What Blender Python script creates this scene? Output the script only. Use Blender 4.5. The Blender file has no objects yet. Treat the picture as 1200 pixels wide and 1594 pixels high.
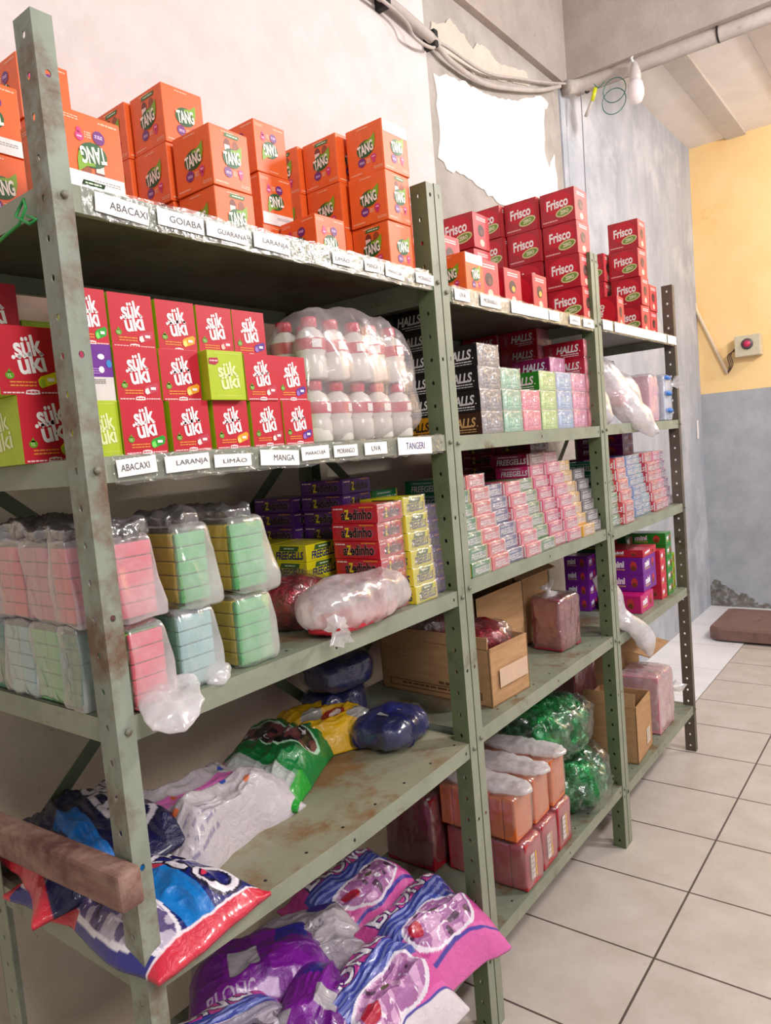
import bpy, bmesh, math, random
import numpy as np
from mathutils import Vector, Matrix
scene = bpy.context.scene
C = scene.collection
PI = math.pi

# ------------------------------------------------------------------ camera, world, lights, exposure
cam_d = bpy.data.cameras.new('camera'); cam = bpy.data.objects.new('camera', cam_d); C.objects.link(cam)
rt = Vector((0.60393548, -0.79239544, -0.08585684)); up = Vector((0.11806056, -0.0175948, 0.99285051))
fw = Vector((0.78824085, 0.60975396, -0.08292453))
M = Matrix(((rt.x, up.x, -fw.x, -0.52972), (rt.y, up.y, -fw.y, -0.90448), (rt.z, up.z, -fw.z, 1.44205), (0, 0, 0, 1)))
cam.matrix_world = M
cam_d.sensor_fit = 'VERTICAL'; cam_d.sensor_height = 24; cam_d.lens = 1138.3 / 1594 * 24; cam_d.clip_start = 0.02
scene.camera = cam
scene.view_settings.view_transform = 'Standard'; scene.view_settings.look = 'None'
scene.view_settings.gamma = 1; scene.view_settings.exposure = -0.08; scene.view_settings.use_curve_mapping = False
wd = bpy.data.worlds.new('world'); scene.world = wd; wd.use_nodes = True
wd.node_tree.nodes['Background'].inputs[0].default_value = (1.0, 0.95, 0.93, 1); wd.node_tree.nodes['Background'].inputs[1].default_value = 0.46
def lamp(name, loc, target, size, power, col, kind='POINT'):
    d = bpy.data.lights.new(name, kind); d.energy = power; d.color = col
    if kind == 'AREA': d.shape = 'DISK'; d.size = size
    else: d.shadow_soft_size = size
    o = bpy.data.objects.new(name, d); C.objects.link(o); o.location = loc
    o.rotation_euler = (Vector(target) - Vector(loc)).to_track_quat('-Z', 'Y').to_euler()
    return o
lamp('ceiling_lamp_light', (2.5, -1.75, 2.95), (2.3, 0.0, 1.2), 0.12, 195, (1.0, 0.95, 0.93))
lamp('back_room_lamp_light', (4.55, -1.7, 3.1), (4.4, 0.0, 1.2), 0.08, 84, (1.0, 0.94, 0.9))
lamp('front_fill_light', (-0.3, -2.4, 2.9), (0.5, 0.3, 1.0), 1.0, 66, (1.0, 0.93, 0.9), 'AREA')  # added soft fill from the camera side, not a known lamp
try:
    scene.cycles.transparent_max_bounces = 24
except Exception:
    pass

# ------------------------------------------------------------------ materials
def lin(c):
    return tuple(((v / 255) / 12.92 if v / 255 <= 0.04045 else ((v / 255 + 0.055) / 1.055) ** 2.4) for v in c[:3])
MATS = {}
def nn(nt, t, x=0, y=0):
    n = nt.nodes.new(t); n.location = (x, y); return n
def base_mat(name):
    m = bpy.data.materials.new(name); m.use_nodes = True
    nt = m.node_tree; b = nt.nodes['Principled BSDF']; return m, nt, b
def noise_fac(nt, scale, detail=4, rough=0.6, lo=0.4, hi=0.6, stretch=None):
    tc = nn(nt, 'ShaderNodeTexCoord'); n = nn(nt, 'ShaderNodeTexNoise'); n.inputs['Scale'].default_value = scale
    n.inputs['Detail'].default_value = detail; n.inputs['Roughness'].default_value = rough
    if stretch:
        mp = nn(nt, 'ShaderNodeMapping'); mp.inputs['Scale'].default_value = stretch
        nt.links.new(tc.outputs['Object'], mp.inputs['Vector']); nt.links.new(mp.outputs[0], n.inputs['Vector'])
    else:
        nt.links.new(tc.outputs['Object'], n.inputs['Vector'])
    r = nn(nt, 'ShaderNodeMapRange'); r.inputs['From Min'].default_value = lo; r.inputs['From Max'].default_value = hi
    nt.links.new(n.outputs['Fac'], r.inputs['Value']); return r.outputs[0], n
def mixc(nt, fac, a, b):
    m = nn(nt, 'ShaderNodeMix'); m.data_type = 'RGBA'; nt.links.new(fac, m.inputs[0])
    for v, i in ((a, 6), (b, 7)):
        if isinstance(v, tuple): m.inputs[i].default_value = (*v[:3], 1)
        else: nt.links.new(v, m.inputs[i])
    return m.outputs[2]
def bump(nt, b, src, s, dist=0.002):
    n = nn(nt, 'ShaderNodeBump'); n.inputs['Strength'].default_value = s; n.inputs['Distance'].default_value = dist
    nt.links.new(src, n.inputs['Height']); nt.links.new(n.outputs[0], b.inputs['Normal'])
def col(c, rough=0.45, coat=0.0, metal=0.0):
    key = ('c', tuple(c), rough, coat, metal)
    if key not in MATS:
        m, nt, b = base_mat('ink_%02x%02x%02x' % tuple(int(v) for v in c[:3]))
        f, n = noise_fac(nt, 60, 3, 0.5, 0.35, 0.65)
        a = lin(c); a2 = tuple(v * 0.93 for v in a)
        nt.links.new(mixc(nt, f, a2, a), b.inputs['Base Color'])
        b.inputs['Roughness'].default_value = rough; b.inputs['Coat Weight'].default_value = coat; b.inputs['Metallic'].default_value = metal
        MATS[key] = m
    return MATS[key]
def rough_mat(name, c1, c2, scale, c3=None, scale3=3, lo3=0.55, hi3=0.75, rough=0.85, bs=0.3, bscale=40, stretch=None, lo=0.35, hi=0.65, metal=0, bd=0.003):
    m, nt, b = base_mat(name)
    f, n = noise_fac(nt, scale, 6, 0.65, lo, hi, stretch)
    c = mixc(nt, f, lin(c1), lin(c2))
    if c3:
        f3, _ = noise_fac(nt, scale3, 8, 0.7, lo3, hi3)
        c = mixc(nt, f3, c, lin(c3))
    nt.links.new(c, b.inputs['Base Color']); b.inputs['Roughness'].default_value = rough; b.inputs['Metallic'].default_value = metal
    _, n2 = noise_fac(nt, bscale, 6, 0.7)
    bump(nt, b, n2.outputs['Fac'], bs, bd)
    return m
m_white_wall = rough_mat('white_wall_paint', (214, 203, 198), (226, 216, 212), 6, (190, 176, 166), 25, 0.62, 0.8, 0.8, 0.5, 90)
def left_wall_mat():
    m, nt, b = base_mat('white_over_bare_plaster')
    f, _ = noise_fac(nt, 6, 6, 0.65, 0.35, 0.65); f3, _ = noise_fac(nt, 70, 6, 0.7, 0.6, 0.72); fl, _ = noise_fac(nt, 1.6, 4, 0.6, 0.52, 0.7)
    w = mixc(nt, f, lin((212, 202, 200)), lin((224, 215, 213))); p = mixc(nt, f, lin((198, 186, 166)), lin((212, 200, 180))); p = mixc(nt, f3, p, lin((150, 136, 118)))
    w = mixc(nt, fl, w, lin((206, 192, 186)))
    tc = nn(nt, 'ShaderNodeTexCoord'); sp = nn(nt, 'ShaderNodeSeparateXYZ'); nt.links.new(tc.outputs['Object'], sp.inputs[0])
    r = nn(nt, 'ShaderNodeMapRange'); r.inputs['From Min'].default_value = 1.95; r.inputs['From Max'].default_value = 1.75; nt.links.new(sp.outputs['Z'], r.inputs['Value'])
    nt.links.new(mixc(nt, r.outputs[0], w, p), b.inputs['Base Color']); b.inputs['Roughness'].default_value = 0.85
    _, n2 = noise_fac(nt, 90, 6, 0.7); bump(nt, b, n2.outputs['Fac'], 0.5, 0.003); return m
m_left_wall = left_wall_mat()
m_cement = rough_mat('grey_cement', (160, 152, 145), (182, 174, 168), 5, (140, 134, 128), 3, 0.55, 0.7, 0.9, 0.5, 40)
m_blue_wall = rough_mat('bluish_grey_render', (158, 163, 174), (184, 188, 197), 5, (205, 207, 212), 2.2, 0.5, 0.7, 0.85, 0.4, 30, stretch=(1, 1, 0.35))
m_white_patch = rough_mat('bright_filler', (243, 238, 232), (250, 247, 243), 4, None, rough=0.75, bs=0.15)
m_beige_patch = rough_mat('beige_filler', (197, 186, 172), (208, 198, 184), 8, (180, 170, 158), 14, 0.6, 0.75)
m_beam = rough_mat('raw_concrete', (166, 153, 146), (184, 172, 164), 4, (140, 130, 124), 9, 0.62, 0.8, 0.9, 0.6, 60)
m_yellow_wall = rough_mat('yellow_wall_paint', (246, 206, 140), (250, 216, 156), 3, (236, 190, 122), 5, 0.6, 0.8, 0.7, 0.3, 25)
m_grey_wall = rough_mat('grey_dado_paint', (158, 162, 168), (176, 180, 186), 6, (140, 145, 152), 12, 0.6, 0.8, 0.75, 0.3, 30)
m_mould = rough_mat('damp_stain', (92, 88, 84), (130, 126, 120), 14, (150, 150, 148), 20, 0.5, 0.6, 0.95)
m_ceil = rough_mat('white_ceiling_board', (228, 222, 218), (238, 233, 230), 4, (212, 204, 198), 8, 0.65, 0.85, 0.8, 0.2)
m_ceil2 = rough_mat('grey_ceiling_joist', (190, 182, 176), (202, 194, 188), 5, (172, 164, 156), 8, 0.6, 0.8, 0.85, 0.3)
m_marble = rough_mat('white_marble_tile', (225, 226, 230), (240, 240, 242), 3, (170, 172, 180), 4, 0.62, 0.66, 0.3, 0.05)
m_card = rough_mat('brown_cardboard', (168, 128, 88), (184, 144, 102), 10, (150, 112, 76), 30, 0.6, 0.8, 0.85, 0.25, 120, stretch=(1, 1, 6))
m_card_in = rough_mat('cardboard_inside', (120, 92, 62), (140, 108, 76), 10, None, rough=0.9, bs=0.2)
m_wood = rough_mat('red_brown_wood', (124, 86, 76), (158, 130, 116), 5, (84, 50, 46), 6, 0.45, 0.62, 0.8, 0.5, 50, stretch=(6, 1, 6))
m_scale = rough_mat('rusty_brown_plate', (112, 84, 76), (128, 98, 88), 6, (88, 62, 54), 10, 0.55, 0.7, 0.6, 0.3, 50)
m_cable = rough_mat('dusty_plaster_conduit', (176, 164, 158), (192, 182, 176), 12, (140, 130, 122), 20, 0.6, 0.75, 0.8, 0.4, 60)
m_paper = col((240, 238, 236), 0.6)
m_dark = col((24, 20, 20), 0.7)
def shelf_paint(name, c1, c2, rust, lo3):
    return rough_mat(name, c1, c2, 7, rust, 9, lo3, lo3 + 0.12, 0.5, 0.35, 60, metal=0.0, bd=0.0015)
m_green = shelf_paint('worn_green_paint', (126, 132, 115), (145, 150, 131), (98, 82, 62), 0.57)
m_green_under = shelf_paint('shelf_steel', (112, 120, 104), (130, 136, 118), (108, 88, 66), 0.50)
m_post_rust = rough_mat('rusty_green_paint', (122, 130, 118), (146, 154, 140), 9, (104, 78, 58), 7, 0.47, 0.62, 0.55, 0.4, 70, stretch=(1, 1, 0.5), bd=0.0015)
m_under = shelf_paint('shaded_rusty_underside', (82, 80, 66), (104, 98, 80), (84, 58, 42), 0.5)  # rust, plus the shade under the shelves put into darker base colours
m_darkgreen = shelf_paint('dark_and_shaded_green_paint', (84, 96, 68), (100, 112, 80), (70, 62, 46), 0.60)  # straps are dark green; on post side flanges the dark stands for shade
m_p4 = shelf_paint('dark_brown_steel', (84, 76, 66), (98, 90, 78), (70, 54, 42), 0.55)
# floor tiles
def floor_mat():
    m, nt, b = base_mat('ceramic_floor_tiles')
    tc = nn(nt, 'ShaderNodeTexCoord'); mp = nn(nt, 'ShaderNodeMapping'); mp.inputs['Location'].default_value = (0.02, 0.245, 0)
    nt.links.new(tc.outputs['Object'], mp.inputs['Vector'])
    br = nn(nt, 'ShaderNodeTexBrick'); br.offset = 0; br.squash = 1
    br.inputs['Scale'].default_value = 1.0; br.inputs['Brick Width'].default_value = 0.342; br.inputs['Row Height'].default_value = 0.405
    br.inputs['Mortar Size'].default_value = 0.0035; br.inputs['Mortar Smooth'].default_value = 0.2; br.inputs['Bias'].default_value = 0
    nt.links.new(mp.outputs[0], br.inputs['Vector'])
    f, n = noise_fac(nt, 7, 8, 0.7, 0.3, 0.7); f2, _ = noise_fac(nt, 28, 8, 0.75, 0.6, 0.78)
    c = mixc(nt, f, lin((184, 172, 162)), lin((204, 195, 188))); c = mixc(nt, f2, c, lin((150, 134, 118)))
    c = mixc(nt, br.outputs['Fac'], c, lin((88, 76, 72)))
    nt.links.new(c, b.inputs['Base Color']); b.inputs['Roughness'].default_value = 0.38
    inv = nn(nt, 'ShaderNodeMath'); inv.operation = 'SUBTRACT'; inv.inputs[0].default_value = 1; nt.links.new(br.outputs['Fac'], inv.inputs[1])
    bump(nt, b, inv.outputs[0], 0.5, 0.002); return m
m_floor = floor_mat()
def film(name, c, milk, gloss=0.25, bs=0.6, bscale=25):
    m = bpy.data.materials.new(name); m.use_nodes = True; nt = m.node_tree
    for n in list(nt.nodes):
        if n.type != 'OUTPUT_MATERIAL': nt.nodes.remove(n)
    out = [n for n in nt.nodes if n.type == 'OUTPUT_MATERIAL'][0]
    tr = nn(nt, 'ShaderNodeBsdfTransparent'); tr.inputs[0].default_value = (0.97, 0.97, 0.97, 1)
    di = nn(nt, 'ShaderNodeBsdfDiffuse'); di.inputs[0].default_value = (*lin(c), 1)
    tl = nn(nt, 'ShaderNodeBsdfTranslucent'); tl.inputs[0].default_value = (*lin(c), 1)
    gl = nn(nt, 'ShaderNodeBsdfGlossy'); gl.inputs['Roughness'].default_value = 0.18
    mx1 = nn(nt, 'ShaderNodeMixShader'); mx1.inputs[0].default_value = 0.4; nt.links.new(di.outputs[0], mx1.inputs[1]); nt.links.new(tl.outputs[0], mx1.inputs[2])
    f, n = noise_fac(nt, bscale, 5, 0.6, 0.35, 0.7); f.node.inputs['To Min'].default_value = milk * 0.6; f.node.inputs['To Max'].default_value = min(1, milk * 1.5)
    mx2 = nn(nt, 'ShaderNodeMixShader'); nt.links.new(f, mx2.inputs[0]); nt.links.new(tr.outputs[0], mx2.inputs[1]); nt.links.new(mx1.outputs[0], mx2.inputs[2])
    lw = nn(nt, 'ShaderNodeLayerWeight'); lw.inputs['Blend'].default_value = 0.25
    ml = nn(nt, 'ShaderNodeMath'); ml.operation = 'MULTIPLY_ADD'; ml.inputs[1].default_value = gloss * 1.6; ml.inputs[2].default_value = gloss * 0.35; nt.links.new(lw.outputs['Facing'], ml.inputs[0])
    mx3 = nn(nt, 'ShaderNodeMixShader'); nt.links.new(ml.outputs[0], mx3.inputs[0]); nt.links.new(mx2.outputs[0], mx3.inputs[1]); nt.links.new(gl.outputs[0], mx3.inputs[2])
    nt.links.new(mx3.outputs[0], out.inputs['Surface'])
    bp = nn(nt, 'ShaderNodeBump'); bp.inputs['Strength'].default_value = bs; bp.inputs['Distance'].default_value = 0.006
    tc = nn(nt, 'ShaderNodeTexCoord'); n2 = nn(nt, 'ShaderNodeTexNoise'); n2.inputs['Scale'].default_value = bscale * 1.3; n2.inputs['Detail'].default_value = 4; n2.inputs['Distortion'].default_value = 0.8
    nt.links.new(tc.outputs['Object'], n2.inputs['Vector']); nt.links.new(n2.outputs['Fac'], bp.inputs['Height'])
    for s in (di, tl, gl): nt.links.new(bp.outputs[0], s.inputs['Normal'])
    return m
f_milky = film('milky_bag_film', (245, 243, 245), 0.24, 0.3, 0.4, 12)
f_white = film('white_bag_film', (246, 244, 246), 0.68, 0.25, 0.4, 16)
f_clear = film('clear_bag_film', (235, 232, 235), 0.10, 0.45, 0.8, 22)
f_wrap = film('shrink_wrap_film', (250, 240, 245), 0.13, 0.34, 0.7, 55)
f_end = film('crumpled_end_wrap', (252, 244, 248), 0.20, 0.34, 0.9, 48)
f_soft = film('soft_milky_film', (244, 243, 246), 0.40, 0.25, 0.4, 10)
f_smoke = film('smoky_gathered_film', (150, 146, 150), 0.45, 0.5, 0.8, 30)
f_gloss = film('thin_gloss_film', (240, 240, 245), 0.02, 0.22, 1.0, 20)
f_tape = film('clear_tape_film', (235, 235, 230), 0.05, 0.35, 0.6, 60)
f_dusky = film('smoky_clear_film', (200, 195, 200), 0.12, 0.5, 0.9, 18)
def painted_mat(name, rough=0.28, coat=0.6, bs=0.5, bscale=30):
    m, nt, b = base_mat(name)
    a = nn(nt, 'ShaderNodeAttribute'); a.attribute_name = 'Col'; nt.links.new(a.outputs['Color'], b.inputs['Base Color'])
    b.inputs['Roughness'].default_value = rough; b.inputs['Coat Weight'].default_value = coat; b.inputs['Coat Roughness'].default_value = 0.12
    _, n = noise_fac(nt, bscale, 5, 0.6); n.inputs['Distortion'].default_value = 1.0
    bump(nt, b, n.outputs['Fac'], bs, 0.006); return m
m_print = painted_mat('printed_plastic_film', 0.34, 0.35, 0.8, 36)
def foil(name, c1, c2, c3):
    m, nt, b = base_mat(name)
    f, n = noise_fac(nt, 16, 5, 0.7, 0.42, 0.6); n.inputs['Distortion'].default_value = 1.5
    f2, n2 = noise_fac(nt, 38, 4, 0.6, 0.55, 0.68)
    c = mixc(nt, f, lin(c1), lin(c2)); c = mixc(nt, f2, c, lin(c3))
    nt.links.new(c, b.inputs['Base Color']); b.inputs['Metallic'].default_value = 0.55; b.inputs['Roughness'].default_value = 0.22; b.inputs['Coat Weight'].default_value = 0.7
    bump(nt, b, n.outputs['Fac'], 1.0, 0.02); return m
m_foil_green = foil('green_foil', (4, 84, 36), (16, 140, 66), (130, 205, 160))
m_navy = rough_mat('navy_printed_film', (26, 30, 84), (38, 44, 108), 8, (150, 152, 176), 14, 0.68, 0.74, 0.3, 0.6, 26, bd=0.008)
m_foil_navy = foil('navy_foil', (20, 26, 74), (34, 42, 104), (70, 80, 140))
m_foil_wine = foil('wine_red_film', (120, 12, 30), (176, 26, 48), (214, 150, 160))

# ------------------------------------------------------------------ mesh helpers
TX = {}
def text2d(body, shear=0.0, offset=0.0, spacing=1.0):
    k = (body, shear, offset, spacing)
    if k in TX: return TX[k]
    cu = bpy.data.curves.new('lettering', 'FONT'); cu.body = body; cu.shear = shear; cu.offset = offset; cu.space_character = spacing; cu.resolution_u = 3
    o = bpy.data.objects.new('lettering', cu); C.objects.link(o)
    dg = bpy.context.evaluated_depsgraph_get(); dg.update(); me = o.evaluated_get(dg).to_mesh()
    bm = bmesh.new(); bm.from_mesh(me); bmesh.ops.triangulate(bm, faces=bm.faces[:])
    vs = np.array([v.co[:2] for v in bm.verts]); fs = np.array([[v.index for v in f.verts] for f in bm.faces])
    bm.free(); o.evaluated_get(dg).to_mesh_clear(); bpy.data.objects.remove(o); bpy.data.curves.remove(cu)
    if offset > 0:
        b0 = text2d(body, shear, 0.0, spacing); TX[k] = (vs, fs, b0[2])
    else:
        TX[k] = (vs, fs, (vs[:, 0].min(), vs[:, 1].min(), vs[:, 0].max(), vs[:, 1].max()))
    return TX[k]
class MB:
    def __init__(s): s.v = []; s.f = []; s.m = []; s.mats = []; s.sm = []
    def mi(s, m):
        if m not in s.mats: s.mats.append(m)
        return s.mats.index(m)
    def add(s, vs, fs, m, smooth=False):
        o = len(s.v); s.v += [tuple(v) for v in vs]; i = s.mi(m)
        for f in fs: s.f.append([o + q for q in f]); s.m.append(i); s.sm.append(smooth)
    def box(s, x0, x1, y0, y1, z0, z1, m, bev=0.0, mx=None):
        bm = bmesh.new(); bmesh.ops.create_cube(bm, size=1)
        for v in bm.verts: v.co = Vector(((x0 + x1) / 2 + v.co.x * (x1 - x0), (y0 + y1) / 2 + v.co.y * (y1 - y0), (z0 + z1) / 2 + v.co.z * (z1 - z0)))
        if bev: bmesh.ops.bevel(bm, geom=bm.edges[:], offset=bev, segments=2, profile=0.6, affect='EDGES')
        if mx: bm.transform(mx)
        s.add([v.co[:] for v in bm.verts], [[v.index for v in f.verts] for f in bm.faces], m); bm.free()
    def tube(s, pts, r, m, n=10, caps=True):
        pts = [Vector(p) for p in pts]; R = r if isinstance(r, (list, tuple)) else [r] * len(pts)
        vs = []; prev = None
        for i, p in enumerate(pts):
            t = (pts[min(i + 1, len(pts) - 1)] - pts[max(i - 1, 0)]).normalized()
            if prev is None:
                a = Vector((0, 0, 1)) if abs(t.z) < 0.9 else Vector((1, 0, 0)); u = t.cross(a).normalized()
            else: u = (prev - t * prev.dot(t)).normalized()
            prev = u; w = t.cross(u)
            vs += [p + (u * math.cos(2 * PI * k / n) + w * math.sin(2 * PI * k / n)) * R[i] for k in range(n)]
        fs = [[i * n + k, i * n + (k + 1) % n, (i + 1) * n + (k + 1) % n, (i + 1) * n + k] for i in range(len(pts) - 1) for k in range(n)]
        if caps: fs += [list(range(n))[::-1], [(len(pts) - 1) * n + k for k in range(n)]]
        s.add(vs, fs, m, True)
    def lathe(s, prof, m, n=20, at=(0, 0, 0)):
        vs = [(at[0] + r * math.cos(2 * PI * k / n), at[1] + r * math.sin(2 * PI * k / n), at[2] + z) for r, z in prof for k in range(n)]
        fs = [[i * n + k, i * n + (k + 1) % n, (i + 1) * n + (k + 1) % n, (i + 1) * n + k] for i in range(len(prof) - 1) for k in range(n)]
        fs += [list(range(n))[::-1], [(len(prof) - 1) * n + k for k in range(n)]]
        s.add(vs, fs, m, True)
    def mesh(s, name):
        me = bpy.data.meshes.new(name); me.from_pydata(s.v, [], s.f)
        for m in s.mats: me.materials.append(m)
        me.polygons.foreach_set('material_index', s.m); me.polygons.foreach_set('use_smooth', s.sm); me.update(); return me
    def build(s, name, parent=None, loc=None, rot=None):
        return obj(name, s.mesh(name), parent, loc, rot)
class Face:
    """A printed face: fractional coordinates (0..1, 0..1) from the bottom left corner."""
    def __init__(s, mb, O, U, V, w, h, flip=False):
        s.mb = mb; s.O = Vector(O); s.U = Vector(U); s.V = Vector(V); s.w = w; s.h = h; s.N = s.U.cross(s.V); s.flip = flip
    def P(s, x, y, L):
        if s.flip: x, y = 1 - x, 1 - y
        return s.O + s.U * (x * s.w) + s.V * (y * s.h) + s.N * (0.00025 * L)
    def poly(s, pts, c, L=1): s.mb.add([s.P(x, y, L) for x, y in pts], [list(range(len(pts)))], c if not isinstance(c, tuple) else col(c))
    def rect(s, x0, y0, x1, y1, c, L=1): s.poly([(x0, y0), (x1, y0), (x1, y1), (x0, y1)], c, L)
    def ell(s, cx, cy, rx, ry, c, L=1, rot=0, n=20):
        a = s.h / s.w; pts = []
        for k in range(n):
            t = 2 * PI * k / n; x = rx * math.cos(t); y = ry * math.sin(t) * a
            pts.append((cx + x * math.cos(rot) - y * math.sin(rot), cy + (x * math.sin(rot) + y * math.cos(rot)) / a))
        s.poly(pts, c, L)
    def text(s, body, cx, cy, w, h, c, L=3, ang=0, shear=0.0, offset=0.0, spacing=1.0):
        vs, fs, bb = text2d(body, shear, offset, spacing)
        x = ((vs[:, 0] - (bb[0] + bb[2]) / 2) / (bb[2] - bb[0])) * w * s.w
        y = ((vs[:, 1] - (bb[1] + bb[3]) / 2) / (bb[3] - bb[1])) * h * s.h
        ca, sa = math.cos(ang), math.sin(ang)
        X = cx + (x * ca - y * sa) / s.w; Y = cy + (x * sa + y * ca) / s.h
        s.mb.add([s.P(a, b, L) for a, b in zip(X, Y)], fs.tolist(), c if not isinstance(c, tuple) else col(c))
    def lines(s, x0, x1, ys, th, c, L=1, seed=0):
        r = random.Random(seed)
        for y in ys:
            x = x0
            while x < x1 - 0.01:
                e = min(x1, x + r.uniform(0.03, 0.09)); s.rect(x, y, e, y + th, c, L); x = e + 0.012
def faceX(mb, w, d, h, flip=False): return Face(mb, (-w / 2, d / 2, 0), (0, -1, 0), (0, 0, 1), d, h, flip)
def faceY(mb, w, d, h, flip=False): return Face(mb, (-w / 2, -d / 2, 0), (1, 0, 0), (0, 0, 1), w, h, flip)
def obj(name, me, parent=None, loc=None, rot=None):
    o = bpy.data.objects.new(name, me); C.objects.link(o)
    if parent: o.parent = parent
    if loc: o.location = loc
    if rot: o.rotation_euler = rot if isinstance(rot, (tuple, list)) else (0, 0, rot)
    return o
USED = {}
def tag(o, label, cat, group=None):
    if not 4 <= len(label.split()) <= 16: print('LABELLEN', len(label.split()), label)
    o['label'] = label; o['category'] = cat
    if group: o['group'] = group
    if label in USED and not (group and USED[label] == group): print('DUP LABEL', label)
    USED[label] = group; return o
def empty(name, loc, label, cat, group=None, rz=0):
    o = bpy.data.objects.new(name, None); C.objects.link(o); o.location = loc; o.rotation_euler = (0, 0, rz); o.empty_display_size = 0.05
    return tag(o, label, cat, group)
def struct(o): o['kind'] = 'structure'; return o

# noise in numpy
_rs = np.random.RandomState(7); TAB = _rs.rand(4096)
def vnoise(P, freq, seed=0):
    Q = P * freq + seed * 17.31; I = np.floor(Q).astype(int); F = Q - I; F = F * F * (3 - 2 * F); out = 0
    for dx in (0, 1):
        for dy in (0, 1):
            for dz in (0, 1):
                h = ((I[..., 0] + dx) * 73856093 ^ (I[..., 1] + dy) * 19349663 ^ (I[..., 2] + dz) * 83492791) % 4096
                wt = np.where(dx, F[..., 0], 1 - F[..., 0]) * np.where(dy, F[..., 1], 1 - F[..., 1]) * np.where(dz, F[..., 2], 1 - F[..., 2])
                out = out + wt * TAB[h]
    return out
def fbm(P, f, seed=0, o=3):
    return sum(vnoise(P, f * 2 ** k, seed + k) / 2 ** k for k in range(o)) / (2 - 2 ** (1 - o))
def ridge(P, f, seed=0, o=2):
    return sum((1 - np.abs(2 * vnoise(P, f * 2.1 ** k, seed + 5 * k) - 1)) ** 2 / 2 ** k for k in range(o)) / 1.5
def np_mesh(name, V, F, mats, colors=None, mi=None, smooth=True):
    me = bpy.data.meshes.new(name); me.from_pydata(V.tolist(), [], F.tolist() if hasattr(F, 'tolist') else F)
    for m in mats: me.materials.append(m)
    me.polygons.foreach_set('use_smooth', [smooth] * len(me.polygons))
    if mi is not None: me.polygons.foreach_set('material_index', mi)
    if colors is not None:
        a = me.color_attributes.new('Col', 'FLOAT_COLOR', 'POINT'); c = np.ones((len(V), 4)); c[:, :3] = colors; a.data.foreach_set('color', c.ravel())
    me.update(); return me
def cube_grid(n):
    idx = {}; V = []; F = []
    def g(p):
        k = tuple(int(round(q * n)) for q in p)
        if k not in idx: idx[k] = len(V); V.append(p)
        return idx[k]
    for ax in range(3):
        for sgn in (0, 1):
            for i in range(n):
                for j in range(n):
                    def pt(a, b):
                        q = [0, 0, 0]; q[ax] = sgn; q[(ax + 1) % 3] = a / n; q[(ax + 2) % 3] = b / n; return tuple(q)
                    f = [g(pt(i, j)), g(pt(i + 1, j)), g(pt(i + 1, j + 1)), g(pt(i, j + 1))]
                    F.append(f if sgn else f[::-1])
    return np.array(V) * 2 - 1, F
CG = {}
def shell(name, w, d, h, mats, seed=0, n=26, k=7, amp=0.006, f=14, shape=None, flat_bottom=True, wr=0.0, wf=20, colorfn=None, matfn=None):
    """Closed crumpled rounded shell, base centre at origin."""
    if n not in CG: CG[n] = cube_grid(n)
    V0, F = CG[n]; q = V0 * (1 - 0.0 * V0)
    nrm = (np.abs(q) ** k).sum(1) ** (1.0 / k); q = q / nrm[:, None]
    P = q * np.array([w / 2, d / 2, h / 2]) + np.array([0, 0, h / 2])
    N = np.sign(q) * np.abs(q) ** (k - 1); N /= np.linalg.norm(N, axis=1)[:, None] + 1e-9
    if shape is not None: P = shape(P, q)
    D = (fbm(P, f, seed) - 0.5) * 2 * amp
    if wr: D = D + (ridge(P * np.array([1, 1, 0.45]), wf, seed + 3) - 0.5) * wr
    P = P + N * D[:, None]
    if flat_bottom: P[:, 2] = np.maximum(P[:, 2], 0.0005 + 0 * P[:, 2])
    mi = None
    if matfn: qc = q[np.array(F)].mean(1); mi = matfn(qc).astype(int).tolist()
    return np_mesh(name, P, F, mats, colorfn(P, q) if colorfn else None, mi)
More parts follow.
